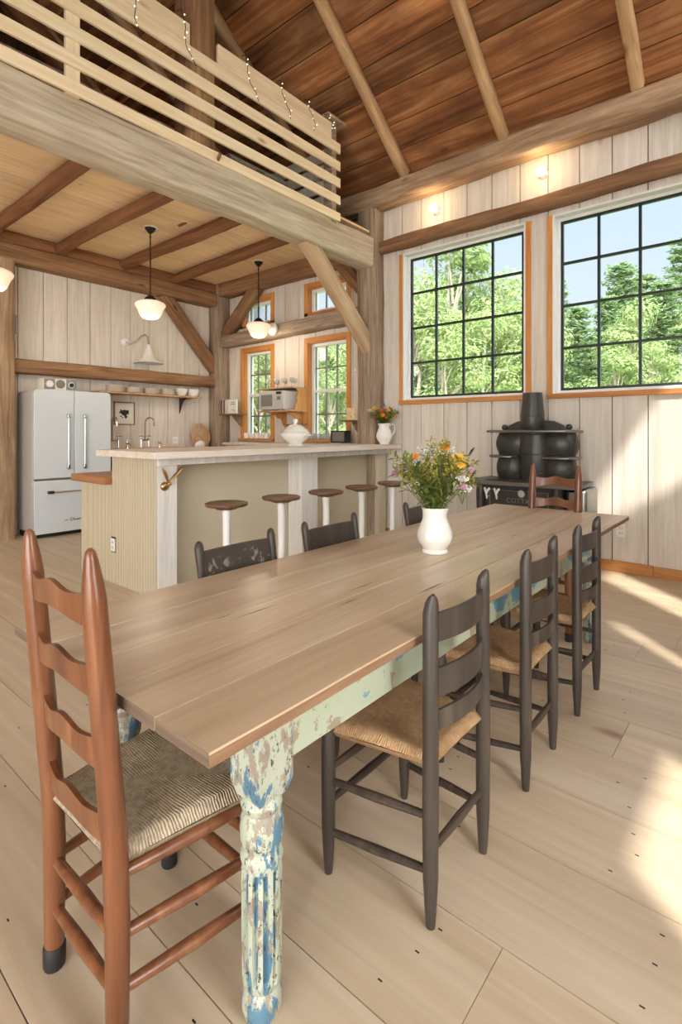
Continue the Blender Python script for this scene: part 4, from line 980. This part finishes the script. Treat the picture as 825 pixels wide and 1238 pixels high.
for k in range(6):
    t = thing('tumbler', 'small clear tumbler lined up on the right kitchen window sill', 'glass', (-5.36+.075*k, 5.70, 1.24), 0, 'tumblers on the right kitchen window sill')
    m = MB(); m.lathe([(0,0),(.024,0),(.03,.085),(.027,.085),(.022,.008),(0,.008)], 18); m.build('glass', M['cglass'], t, ang=60)
t = thing('utensil_rail', 'rail of hanging kitchen utensils below the microwave shelf', 'rail', (-5.72, 5.72, 1.46))
m = MB(); m.tube([(-.2,0,0),(.25,0,0)], .012, 10); m.build('bar', M['dbeam'], t)
for k, x in enumerate((-.16,-.09,-.03,.05,.12,.2)):
    m = MB(); m.tube([(x,-.015,.012),(x,-.018,-.02),(x,-.018,-.13)], .005, 6)
    if k % 2: m.ball((x,-.02,-.17), .03, .008, .04)
    else: m.box(x-.018,x+.018,-.024,-.014,-.25,-.11)
    m.build('utensil', M['steel'] if k % 3 else M['blackp'], t)
t = thing('book_ledge', 'small corner ledge holding a few books on the corner post', 'shelf', (-7.12, 5.6, 1.655))
m = MB(); m.box(-.2,.24,-.12,.12,-.022,0); m.build('board', M['dbeam'], t, bevel=.002)
m = MB(); m.prism([(0,0),(.22,0),(.05,-.17),(0,-.2)], (.1,.12,-.022), (0,-1,0), (0,0,1), (.02,0,0)); m.build('bracket', M['dbeam'], t)
x = -7.28
for k, (th, h, c, l) in enumerate(((.03,.24,(70,62,58),'dark spined book at the left of the ledge'),(.025,.25,(196,188,176),'thin pale book beside the dark spine on the ledge'),(.04,.24,(120,74,56),'brown book in the middle of the ledge'),(.03,.23,(214,200,180),'cream book next to the front-facing one on the ledge'))):
    mt = plain('cover_%d' % k, c, .6); t = thing('book', l, 'book', (x+th/2, 5.58, 1.655), 0, 'books on the corner ledge')
    m = MB(); m.box(-th/2,th/2,-.09,.09,0,h); m.build('cover', mt, t, bevel=.002); m = MB(); m.box(-th/2+.003,th/2-.003,-.086,.094,.004,h+.0015); m.build('pages', M['paper'], t); x += th+.003
t = thing('book', 'white book facing out on the corner ledge', 'book', (-7.0, 5.53, 1.655), 0, 'books on the corner ledge')
m = MB(); m.box(-.12,.1,-.015,.015,0,.235); m.build('cover', M['white'], t, bevel=.002)
m = MB()
for z, a, c in ((.18,-.04,.05),(.15,-.05,.06),(.06,-.02,.02),(.045,.03,.06)): m.box(a,c,-.0165,-.015,z,z+.012)
m.build('title_lines', M['gmuntin'], t)
t = thing('small_wall_shelf', 'little dark bracket shelf on the grey post beside the right kitchen window', 'shelf', (-4.46, 5.56, 1.51))
m = MB(); m.box(-.13,.1,-.1,.15,-.02,0); m.build('board', M['dbeam'], t, bevel=.002)
m = MB(); m.prism([(0,0),(.16,0),(.06,-.12),(0,-.16)], (-.01,.15,-.02), (0,-1,0), (0,0,1), (.02,0,0)); m.build('bracket', M['dbeam'], t)
m = MB(); m.box(-.07,.07,-.05,.05,0,.16); m.box(-.074,.074,-.054,.054,.13,.164); tag(m.build('wooden_box', M['honey'], bevel=.003, loc=(-4.45,5.56,1.51)), 'small wooden box on the little dark bracket shelf', 'box')
t = thing('tabletop_speaker', 'small black-framed box standing before the right kitchen window', 'speaker', (-4.62, 5.5, 1.20))
m = MB()
for q in ((-.13,-.112,0,.165),(.112,.13,0,.165),(-.112,.112,0,.018),(-.112,.112,.147,.165)): m.box(q[0],q[1],-.06,.06,q[2],q[3])
m.build('frame', M['blackp'], t, bevel=.002); m = MB(); m.box(-.112,.112,-.05,.055,.018,.147); m.build('front', M['gmuntin'], t)
kb = thing('kitchen_counter', 'wooden counter under the kitchen windows behind the island bar', 'counter', (-5.6, 5.55, 0))
m = MB(); m.box(-1.35,1.25,-.2,.17,0,1.14); m.build('cabinet', M['ipaint'], kb, bevel=.004)
m = MB(); m.box(-1.4,1.27,-.25,.18,1.14,1.175); m.build('worktop', M['ctop'], kb, bevel=.003)
m = MB(); m.box(-.26,.22,-.12,.12,0,.022); tag(m.build('cutting_board', M['cut'], bevel=.004, loc=(-7.0,5.2,1.075)), 'flat pale board lying on the counter at the corner post', 'cutting board')

# ------------------------------------------------------------------ lamps
def pendant(label, x, y, zb=2.78):
    t = thing('pendant_lamp', label, 'pendant lamp', (x, y, 3.9), 0, 'schoolhouse pendants over the island')
    m = MB(); m.lathe([(0,-.012),(.085,-.012),(.09,-.005),(.09,0),(0,0)], 28); m.build('ceiling_plate', M['white'], t)
    m = MB(); m.lathe([(0,-.085),(.012,-.08),(.03,-.065),(.055,-.035),(.066,-.018),(.066,-.012),(0,-.012)], 24); m.build('canopy', M['bronze'], t, ang=60)
    m = MB(); m.tube([(0,0,-.08),(0,0,-.85)], .008, 10)
    for z in (-.12,-.35,-.6): m.ball((0,0,z), .013, nu=8, nv=6)
    m.build('rod', M['bronze'], t)
    m = MB(); m.lathe([(0,-.84),(.02,-.845),(.06,-.875),(.078,-.905),(.08,-.92),(0,-.92)], 28); m.build('fitter', M['bronze'], t, ang=60)
    m = MB(); m.lathe([(.075,-.918),(.13,-.925),(.172,-.945),(.186,-.965),(.182,-.985),(.16,-1.015),(.142,-1.06),(.125,-1.10),(.095,-1.13),(.05,-1.142),(0,-1.145)], 40); m.build('glass_shade', M['opal'], t, ang=70)
    l = bpy.data.lights.new('pendant_bulb', 'POINT'); l.energy = 12; l.color = (1,.84,.66); l.shadow_soft_size = .12
    lo = bpy.data.objects.new('pendant_bulb', l); COL.objects.link(lo); lo.location = (x, y, 3.9-1.23)
    return t
pendant('white schoolhouse pendant cut off by the picture edge', -6.0, 1.74)
pendant('white schoolhouse pendant on dark rod before the fridge wall', -6.0, 3.447)
pendant('white schoolhouse pendant on dark rod before the left kitchen window', -5.95, 5.174)
for x, z, l in ((-3.155,4.02,'lit round bulb in white socket above the left big window'),(-1.885,4.06,'lit round bulb in white socket above the right big window')):
    t = thing('bulb_sconce', l, 'wall lamp', (x, WY, z), 0, 'bulb lights above the big windows')
    m = MB(); m.lathe([(0,-.05),(.028,-.05),(.03,-.035),(.05,-.012),(.055,0)], 24, ax='Y'); m.build('socket', M['white'], t)
    m = MB(); m.ball((0,-.092,0), .05, nu=20, nv=14); m.build('bulb', M['bulb'], t, ang=80)
    q = bpy.data.lights.new('bulb_glow', 'POINT'); q.energy = 4; q.color = (1,.75,.45); q.shadow_soft_size = .05
    lo = bpy.data.objects.new('bulb_glow', q); COL.objects.link(lo); lo.location = (x, WY-.17, z)
t = thing('globe_light', 'unlit white round wall light on the timber between kitchen windows', 'wall lamp', (-5.94, 5.51, 2.93))
m = MB(); m.lathe([(0,-.03),(.06,-.03),(.065,0)], 24, ax='Y'); m.build('base', M['white'], t)
m = MB(); m.ball((0,-.06,0), .095, .06, .10, 24, 16); m.build('globe', M['cer'], t, ang=80)
t = thing('power_outlet', 'white wall outlet low on the boards beyond the table corner', 'outlet', (-1.153, WY, .40))
m = MB(); m.box(-.04,.04,-.008,0,-.065,.065); m.build('plate', M['white'], t, bevel=.003)
m = MB()
for z in (-.025,.025): m.box(-.012,-.007,-.0095,-.008,z-.009,z+.009); m.box(.007,.012,-.0095,-.008,z-.009,z+.009)
m.build('slots', M['gmuntin'], t)

# ------------------------------------------------------------------ cast iron range
S = thing('cast_iron_stove', 'antique black cast-iron kitchen range with warming shelf below the big windows', 'stove', (-1.86, 5.15, 0))
def sb(n, mt, q, bev=.006, par=S): m = MB(); m.box(*q); return m.build(n, mt, par, bevel=bev)
sb('body', M['iron'], (-.44,.36,-.28,.25,.14,.835), .015)
for x in (-.40,.33):
    m = MB(); m.lathe([(.035,.14),(.045,.2),(.04,.3),(.045,.6),(.05,.75),(.045,.83)], 20, o=(x,-.28,0)); m.build('corner_column', M['iron'], S, ang=50)
od = sb('oven_door', M['iron'], (-.31,.27,-.302,-.28,.22,.80), .008)
m = MB()
for q in ((-.3,.26,.785,.795),(-.3,.26,.225,.235),(-.305,-.295,.225,.795),(.255,.265,.225,.795)): m.box(q[0],q[1],-.308,-.3,q[2],q[3])
m.build('door_moulding', M['ironl'], od, bevel=.003)
m = MB(); m.lathe([(0,-.02),(.036,-.02),(.042,-.012),(.045,0)], 28, o=(.02,-.302,.766), ax='Y'); m.build('thermometer', M['steel'], od)
m = MB(); m.lathe([(0,-.024),(.028,-.023),(.030,-.02)], 24, o=(.02,-.302,.766), ax='Y'); m.build('thermometer_face', M['fridgeside'], od)
def text(body, size, x, z, par, mt, y=-.303, ext=.004):
    c = bpy.data.curves.new('lettering', 'FONT'); c.body = body; c.size = size; c.extrude = ext; c.align_x = 'CENTER'; c.space_character = 1.15
    tmp = bpy.data.objects.new('lettering', c); COL.objects.link(tmp); bpy.context.view_layer.update()
    me = bpy.data.meshes.new_from_object(tmp.evaluated_get(bpy.context.evaluated_depsgraph_get())); bpy.data.objects.remove(tmp); bpy.data.curves.remove(c)
    me.materials.clear(); me.materials.append(mt)
    o = bpy.data.objects.new('lettering', me); COL.objects.link(o); o.parent = par; o.location = (x, y, z); o.rotation_euler = (PI/2,0,0)
text('COTTAGE', .06, .02, .675, od, M['steel']); text('CANADA', .064, .0, .598, od, M['steel'])
for x in (-.315,-.215):
    m = MB(); m.tube([(x-.025,-.33,.80),(x-.012,-.345,.78),(x,-.345,.74),(x,-.335,.70)], [.012,.012,.010,.009], 10); m.tube([(x+.025,-.33,.80),(x+.012,-.345,.78),(x,-.345,.75)], [.012,.012,.010], 10); m.tube([(x,-.345,.72),(x,-.28,.72)], .006, 8); m.build('porcelain_handle', M['cer'], S)
m = MB(); m.prism([(-.54,-.33),(-.50,-.37),(.46,-.37),(.52,-.33),(.55,-.2),(.52,.2),(-.52,.2),(-.56,-.25)], (0,0,.84), (1,0,0), (0,1,0), (0,0,.035)); ct = m.build('cooktop', M['iron'], S, bevel=.008)
m = MB(); m.prism([(-.545,-.332),(-.502,-.378),(.462,-.378),(.525,-.332),(.525,-.325),(.46,-.365),(-.50,-.365),(-.54,-.325)], (0,0,.838), (1,0,0), (0,1,0), (0,0,.038)); m.build('nickel_edge', M['ironl'], ct, bevel=.004)
for x, y in ((-.3,-.2),(-.05,-.2),(.2,-.2),(-.3,.02),(-.05,.02)):
    m = MB(); m.lathe([(0,.883),(.085,.883),(.095,.879),(.098,.875)], 28, o=(x,y,0)); m.build('burner_lid', M['iron'], ct)
m = MB(); m.tube([(.03,-.22,.886),(.07,-.2,.91),(.12,-.18,.95),(.16,-.17,.965)], .005, 8); m.build('lid_lifter', M['steel'], ct)
res = sb('reservoir', M['steel'], (.38,.56,-.2,.2,.42,.83), .03)
sb('reservoir_stand', M['steel'], (.42,.54,-.15,.15,.14,.42), .02)
for x in (-.40,.32):
    for y in (-.24,.21):
        m = MB(); m.tube([(x,y,.16),(x+.012,y-.015,.10),(x,y,.05),(x+.01,y-.02,0)], [.04,.035,.022,.03], 12); m.build('leg', M['iron'], S)
# warming closet
def bulge(cx_, rx, z0, z1, ry, cy_, n=9, k=.82):
    m = MB(); pr = [(rx*(k+(1-k)*math.sin(PI*i/n)), z0+(z1-z0)*i/n) for i in range(n+1)]
    m.lathe([(0,z0)]+pr+[(0,z1)], 36, o=(cx_,cy_,0), sy=ry/rx); return m
m = MB(); m.box(-.36,.36,.05,.22,.88,1.335); m.build('back_closet', M['iron'], S, bevel=.01)
bulge(-.20,.20,1.115,1.34,.12,.09).build('warming_drum', M['iron'], S, ang=60)
bulge(.24,.185,1.115,1.34,.13,.07).build('warming_drum', M['iron'], S, ang=60)
bulge(.03,.165,.876,1.34,.15,.05, k=.9).build('centre_drum', M['iron'], S, ang=60)
bulge(-.235,.155,.876,1.085,.11,.08,k=.85).build('lower_drum', M['iron'], S, ang=60)
bulge(.245,.165,.876,1.085,.12,.07,k=.85).build('lower_drum', M['iron'], S, ang=60)
m = MB()
for z in (1.13,1.325): m.tube([(.03+.14*math.sin(a), .05-.14*math.cos(a)-.012, z) for a in [-.9+1.8*i/10 for i in range(11)]], .005, 6)
for s_ in (-1,1): m.tube([(.03+.14*math.sin(s_*.9), .05-.14*math.cos(.9)-.012, 1.13),(.03+.15*math.sin(s_*.95), .05-.15*math.cos(.95)-.012, 1.23),(.03+.14*math.sin(s_*.9), .05-.14*math.cos(.9)-.012, 1.325)], .005, 6)
m.tube([(.24+.19*math.sin(a)*.88, -.062+.0, 1.225+.09*math.cos(a)) for a in [2*PI*i/24 for i in range(25)]], .005, 6)
m.build('moulding_lines', M['iron'], S)
def lens(x0, x1, y0, y1): return [(x0,y1),(x0,(y0+y1)/2),(x0+.05,y0+.02),(x0+.11,y0),(x1-.11,y0),(x1-.05,y0+.02),(x1,(y0+y1)/2),(x1,y1)]
m = MB(); m.prism(lens(-.46,.42,-.16,.24), (0,0,1.342), (1,0,0), (0,1,0), (0,0,.025)); m.build('top_shelf', M['ironl'], S, bevel=.008)
m = MB(); m.prism(lens(-.44,-.12,-.12,.1), (0,0,1.088), (1,0,0), (0,1,0), (0,0,.025)); m.build('swing_shelf', M['ironl'], S, bevel=.008)
m = MB(); m.prism(lens(.10,.44,-.14,.1), (0,0,1.088), (1,0,0), (0,1,0), (0,0,.025)); m.build('swing_shelf', M['ironl'], S, bevel=.008)
m = MB(); m.prism([(-.30,0),(-.27,.05),(-.18,.09),(0,.105),(.18,.09),(.27,.05),(.30,0)], (-.02,.15,1.367), (1,0,0), (0,0,1), (0,.05,0)); m.build('crest', M['iron'], S, bevel=.006)
for x in (-.335,.31):
    m = MB(); m.ball((x,.15,1.395), .032); m.build('crest_scroll', M['iron'], S)
m = MB(); m.lathe([(.112,1.367),(.116,1.372),(.114,1.48),(.112,1.50),(.116,1.502),(.100,1.68),(.095,1.74),(.088,1.742),(.086,1.72),(.08,1.6),(0,1.55)], 32, o=(-.03,.11,0)); m.build('flue_collar', M['iron'], S, ang=40)

# ------------------------------------------------------------------ outside
m = MB(); n = 40; vs = []; fs = []
for i in range(n+1):
    for j in range(n+1):
        x = -70+110*i/n; y = 5.9+75*j/n; vs.append((x, y, -.5+1.6*max(0,(y-14)/60)+.25*noise.noise((x*.1,y*.1,0))))
for i in range(n):
    for j in range(n): a = i*(n+1)+j; fs.append((a, a+n+1, a+n+2, a+1))
m.faces(vs, fs); struct(m.build('ground', M['grass'], ang=80))
M['tleaf'] = leafmat('tree_leaf', (122,142,84), (174,188,128), .6, .45, .15)
M['pleaf'] = leafmat('pine_needle', (96,124,82), (152,172,116), .65, .4, .15)
M['bark'] = plain('tree_bark', (150,138,122), .9, var=.3, nscale=4)
M['barkd'] = plain('pine_bark', (86,70,56), .9, var=.3, nscale=4)
def card(vs, fs, p, d, s, rr_):
    d = d.normalized(); u = d.orthogonal().normalized(); a = rr_.uniform(0, 2*PI); w = d.cross(u); x = u*math.cos(a)+w*math.sin(a); y = d.cross(x)
    o = len(vs); L = s*rr_.uniform(.7,1.3); W = s*rr_.uniform(.35,.7)
    vs += [p-x*L, p+y*W*.8+d*L*.1, p+x*L*.5+y*W*.5, p+x*L+d*L*.2, p+x*L*.4-y*W*.6, p-y*W*.7+d*L*.12]; fs.append((o,o+1,o+2)); fs.append((o,o+2,o+3,o+4)); fs.append((o,o+4,o+5))
def treemesh(kind, H, seed):
    rr_ = random.Random(seed); vs = []; fs = []; tr = MB()
    if kind == 'leafy':
        tr.tube([(0,0,-1),(.05,0,H*.3),(rr_.uniform(-.3,.3),.1,H*.6),(0,.1,H*.93)], [H*.016,H*.013,H*.008,.02], 8)
        blobs = []
        for k in range(26):
            z = H*rr_.uniform(.08,.96); q = H*.24*math.sin(PI*min(1,(z/H)*.92+.1))**.7*math.sqrt(rr_.random())+.1; a = rr_.uniform(0,2*PI)
            c = Vector((q*math.cos(a), q*math.sin(a), z)); blobs.append((c, H*rr_.uniform(.065,.12)))
            tr.tube([(0,0,z*.75),c*.5+Vector((0,0,z*.42)),c], [H*.006,H*.004,.015], 5)
        for c, r in blobs:
            for i in range(230):
                d = Vector((rr_.gauss(0,1), rr_.gauss(0,1), rr_.gauss(0,1))).normalized(); p = c+Vector((d.x*r, d.y*r, d.z*r*.72))*rr_.uniform(.6,1.08)
                card(vs, fs, p, (d+Vector((0,0,.5))), .12, rr_)
    else:
        tr.tube([(0,0,-1),(0,0,H*.5),(0,0,H*.98)], [H*.014,H*.009,.015], 8); z = H*.06
        while z < H*.985:
            Lb = (H-z)*.26+.25; nb = 6
            for k in range(nb):
                a = 2*PI*k/nb+rr_.uniform(-.5,.5); L = Lb*rr_.uniform(.65,1.15); e = Vector((math.cos(a)*L, math.sin(a)*L, z+L*.22)); b0 = Vector((0,0,z)); tr.tube([b0, e], [.03,.008], 4)
                for i in range(int(16+L*16)):
                    f = rr_.uniform(.25,1.05); p = b0.lerp(e, f)+Vector((rr_.gauss(0,.16), rr_.gauss(0,.16), rr_.gauss(0,.09)))*(.6+L*.25); card(vs, fs, p, Vector((rr_.uniform(-.6,.6), rr_.uniform(-.6,.6), 1)), .14, rr_)
            z += H*.036+.08*rr_.random()
    me = bpy.data.meshes.new('foliage'); me.from_pydata([tuple(v) for v in vs], [], fs)
    at = me.attributes.new('rnd', 'FLOAT', 'FACE'); vals = []
    for i in range(0, len(fs), 3): q = rr_.random(); vals += [q,q,q]
    at.data.foreach_set('value', vals[:len(fs)]); me.materials.append(M['tleaf'] if kind == 'leafy' else M['pleaf'])
    return me, tr
def tree(kind, H, seed, loc, label, grp):
    t = thing('leafy_tree' if kind == 'leafy' else 'pine_tree', label, 'tree', loc, 0, grp)
    me, tr = treemesh(kind, H, seed); o = bpy.data.objects.new('crown', me); COL.objects.link(o); o.parent = t; o['kind'] = 'stuff'
    tr.build('trunk', M['bark'] if kind == 'leafy' else M['barkd'], t); return t
LB = {'leafy': ('leafy green tree in the wood outside the windows', 'leafy trees of the wood outside'), 'pine': ('feathery pine tree in the wood outside the windows', 'pines of the wood outside')}
protos = {}
for kind, H, sd in (('leafy',10,1),('leafy',8.5,2),('pine',10,3),('pine',8,4)):
    protos.setdefault(kind, []).append((tree(kind, H, sd, (0,-900,0), *LB[kind]), H))
used = set()
def plant(kind, px, elev, d, label=None):
    """stand a tree on the ground in the wood, d metres into the view, crown reaching an elevation slope"""
    a = (px-412.5)/629; t = math.atan2(527.5, 629); c, s = math.cos(t), math.sin(t)
    x, y = d*(-s+a*c), d*(c+a*s); g = -.5+1.6*max(0,(y-14)/60); top = 1.35+elev*d*(.9 if kind == 'leafy' else 1)
    k = R.randrange(2); pr, H = protos[kind][k]; sc = (top-g)/H; rz = R.uniform(0,6.28)
    if (kind, k) not in used: used.add((kind, k)); o = pr; o.location = (x,y,g); o.rotation_euler = (0,0,rz)
    else: o = dup(pr, (x,y,g), rz, LB[kind][0])
    f = sc*R.uniform(.95,1.1); o.scale = (f, f, sc)
    if label: o['label'] = label
spots = [('leafy',520,.30,19),('leafy',548,.44,21),('leafy',577,.30,24),('leafy',600,.33,22),('leafy',632,.30,20),('leafy',655,.27,23),
         ('pine',700,.25,20),('pine',735,.27,22),('pine',675,.30,30),('leafy',765,.27,19),('pine',752,.335,30),('pine',803,.30,21),('pine',778,.31,31),('pine',828,.38,30),('leafy',850,.28,20),
         ('leafy',500,.30,17),('leafy',560,.27,17),('leafy',612,.28,17),('leafy',585,.25,15.5),('pine',715,.19,17),('pine',668,.22,18),('leafy',790,.20,16),('pine',820,.21,17),('leafy',640,.24,16),
         ('leafy',535,.22,14.5),('leafy',745,.18,15.5),
         ('leafy',305,.20,17),('leafy',325,.19,15),('leafy',340,.21,20),('leafy',390,.20,16),('leafy',410,.19,18),('leafy',430,.2,20),('leafy',375,.17,19),('leafy',455,.26,19),('leafy',280,.2,20),('leafy',400,.13,13),('leafy',315,.13,13.5),('leafy',295,.14,14.5),('leafy',420,.15,14.5)]
for q in spots: plant(*q)

# ------------------------------------------------------------------ light, sky, camera
sun = bpy.data.lights.new('sun', 'SUN'); sun.energy = 6.5; sun.angle = .03; sun.color = (1,.95,.87)
so = bpy.data.objects.new('sun', sun); COL.objects.link(so); SUND = Vector((-1,1,-1.63)); so.rotation_euler = SUND.to_track_quat('-Z','Y').to_euler(); so.location = (10,-10,16)
w = bpy.data.worlds.new('sky'); SC.world = w; w.use_nodes = True; nt = w.node_tree; bg = nt.nodes['Background']
def wn(ty, **k):
    n = nt.nodes.new(ty)
    for a_, b_ in k.items(): setattr(n, a_, b_)
    return n
tc = wn('ShaderNodeTexCoord'); sp = wn('ShaderNodeSeparateXYZ'); nt.links.new(tc.outputs['Generated'], sp.inputs[0])
rp = wn('ShaderNodeValToRGB'); nt.links.new(sp.outputs[2], rp.inputs[0]); e = rp.color_ramp.elements
e[0].position = 0; e[0].color = (.86,.91,.95,1); e[1].position = .75; e[1].color = (.50,.68,.92,1); q = e.new(.3); q.color = (.72,.83,.94,1)
dt = wn('ShaderNodeVectorMath', operation='DOT_PRODUCT'); nt.links.new(tc.outputs['Generated'], dt.inputs[0]); dt.inputs[1].default_value = tuple((-SUND).normalized())
pw = wn('ShaderNodeMapRange'); pw.inputs['From Min'].default_value = -.1; pw.inputs['From Max'].default_value = 1; pw.inputs['To Min'].default_value = 0; pw.inputs['To Max'].default_value = 1; nt.links.new(dt.outputs['Value'], pw.inputs['Value'])
SKYGLOW = 11.5
sc_ = wn('ShaderNodeMath', operation='MULTIPLY_ADD'); nt.links.new(pw.outputs[0], sc_.inputs[0]); sc_.inputs[1].default_value = SKYGLOW; sc_.inputs[2].default_value = 1.08
mxw = wn('ShaderNodeMix', data_type='RGBA'); nt.links.new(pw.outputs[0], mxw.inputs[0]); nt.links.new(rp.outputs[0], mxw.inputs[6]); mxw.inputs[7].default_value = (1,.985,.955,1)
nt.links.new(mxw.outputs[2], bg.inputs[0]); nt.links.new(sc_.outputs[0], bg.inputs[1])

cam = bpy.data.cameras.new('camera'); co = bpy.data.objects.new('camera', cam); COL.objects.link(co); SC.camera = co
th = math.atan2(527.5, 629)
co.location = (0,0,1.35); co.rotation_euler = (PI/2, 0, th)
cam.sensor_fit = 'VERTICAL'; cam.sensor_height = 36; cam.sensor_width = 24; cam.lens = 629/1238*36; cam.shift_y = -97/1238; cam.clip_start = .02; cam.clip_end = 500
SC.view_settings.view_transform = 'Standard'; SC.view_settings.look = 'None'; SC.view_settings.gamma = 1; SC.view_settings.use_curve_mapping = False; SC.view_settings.exposure = .16
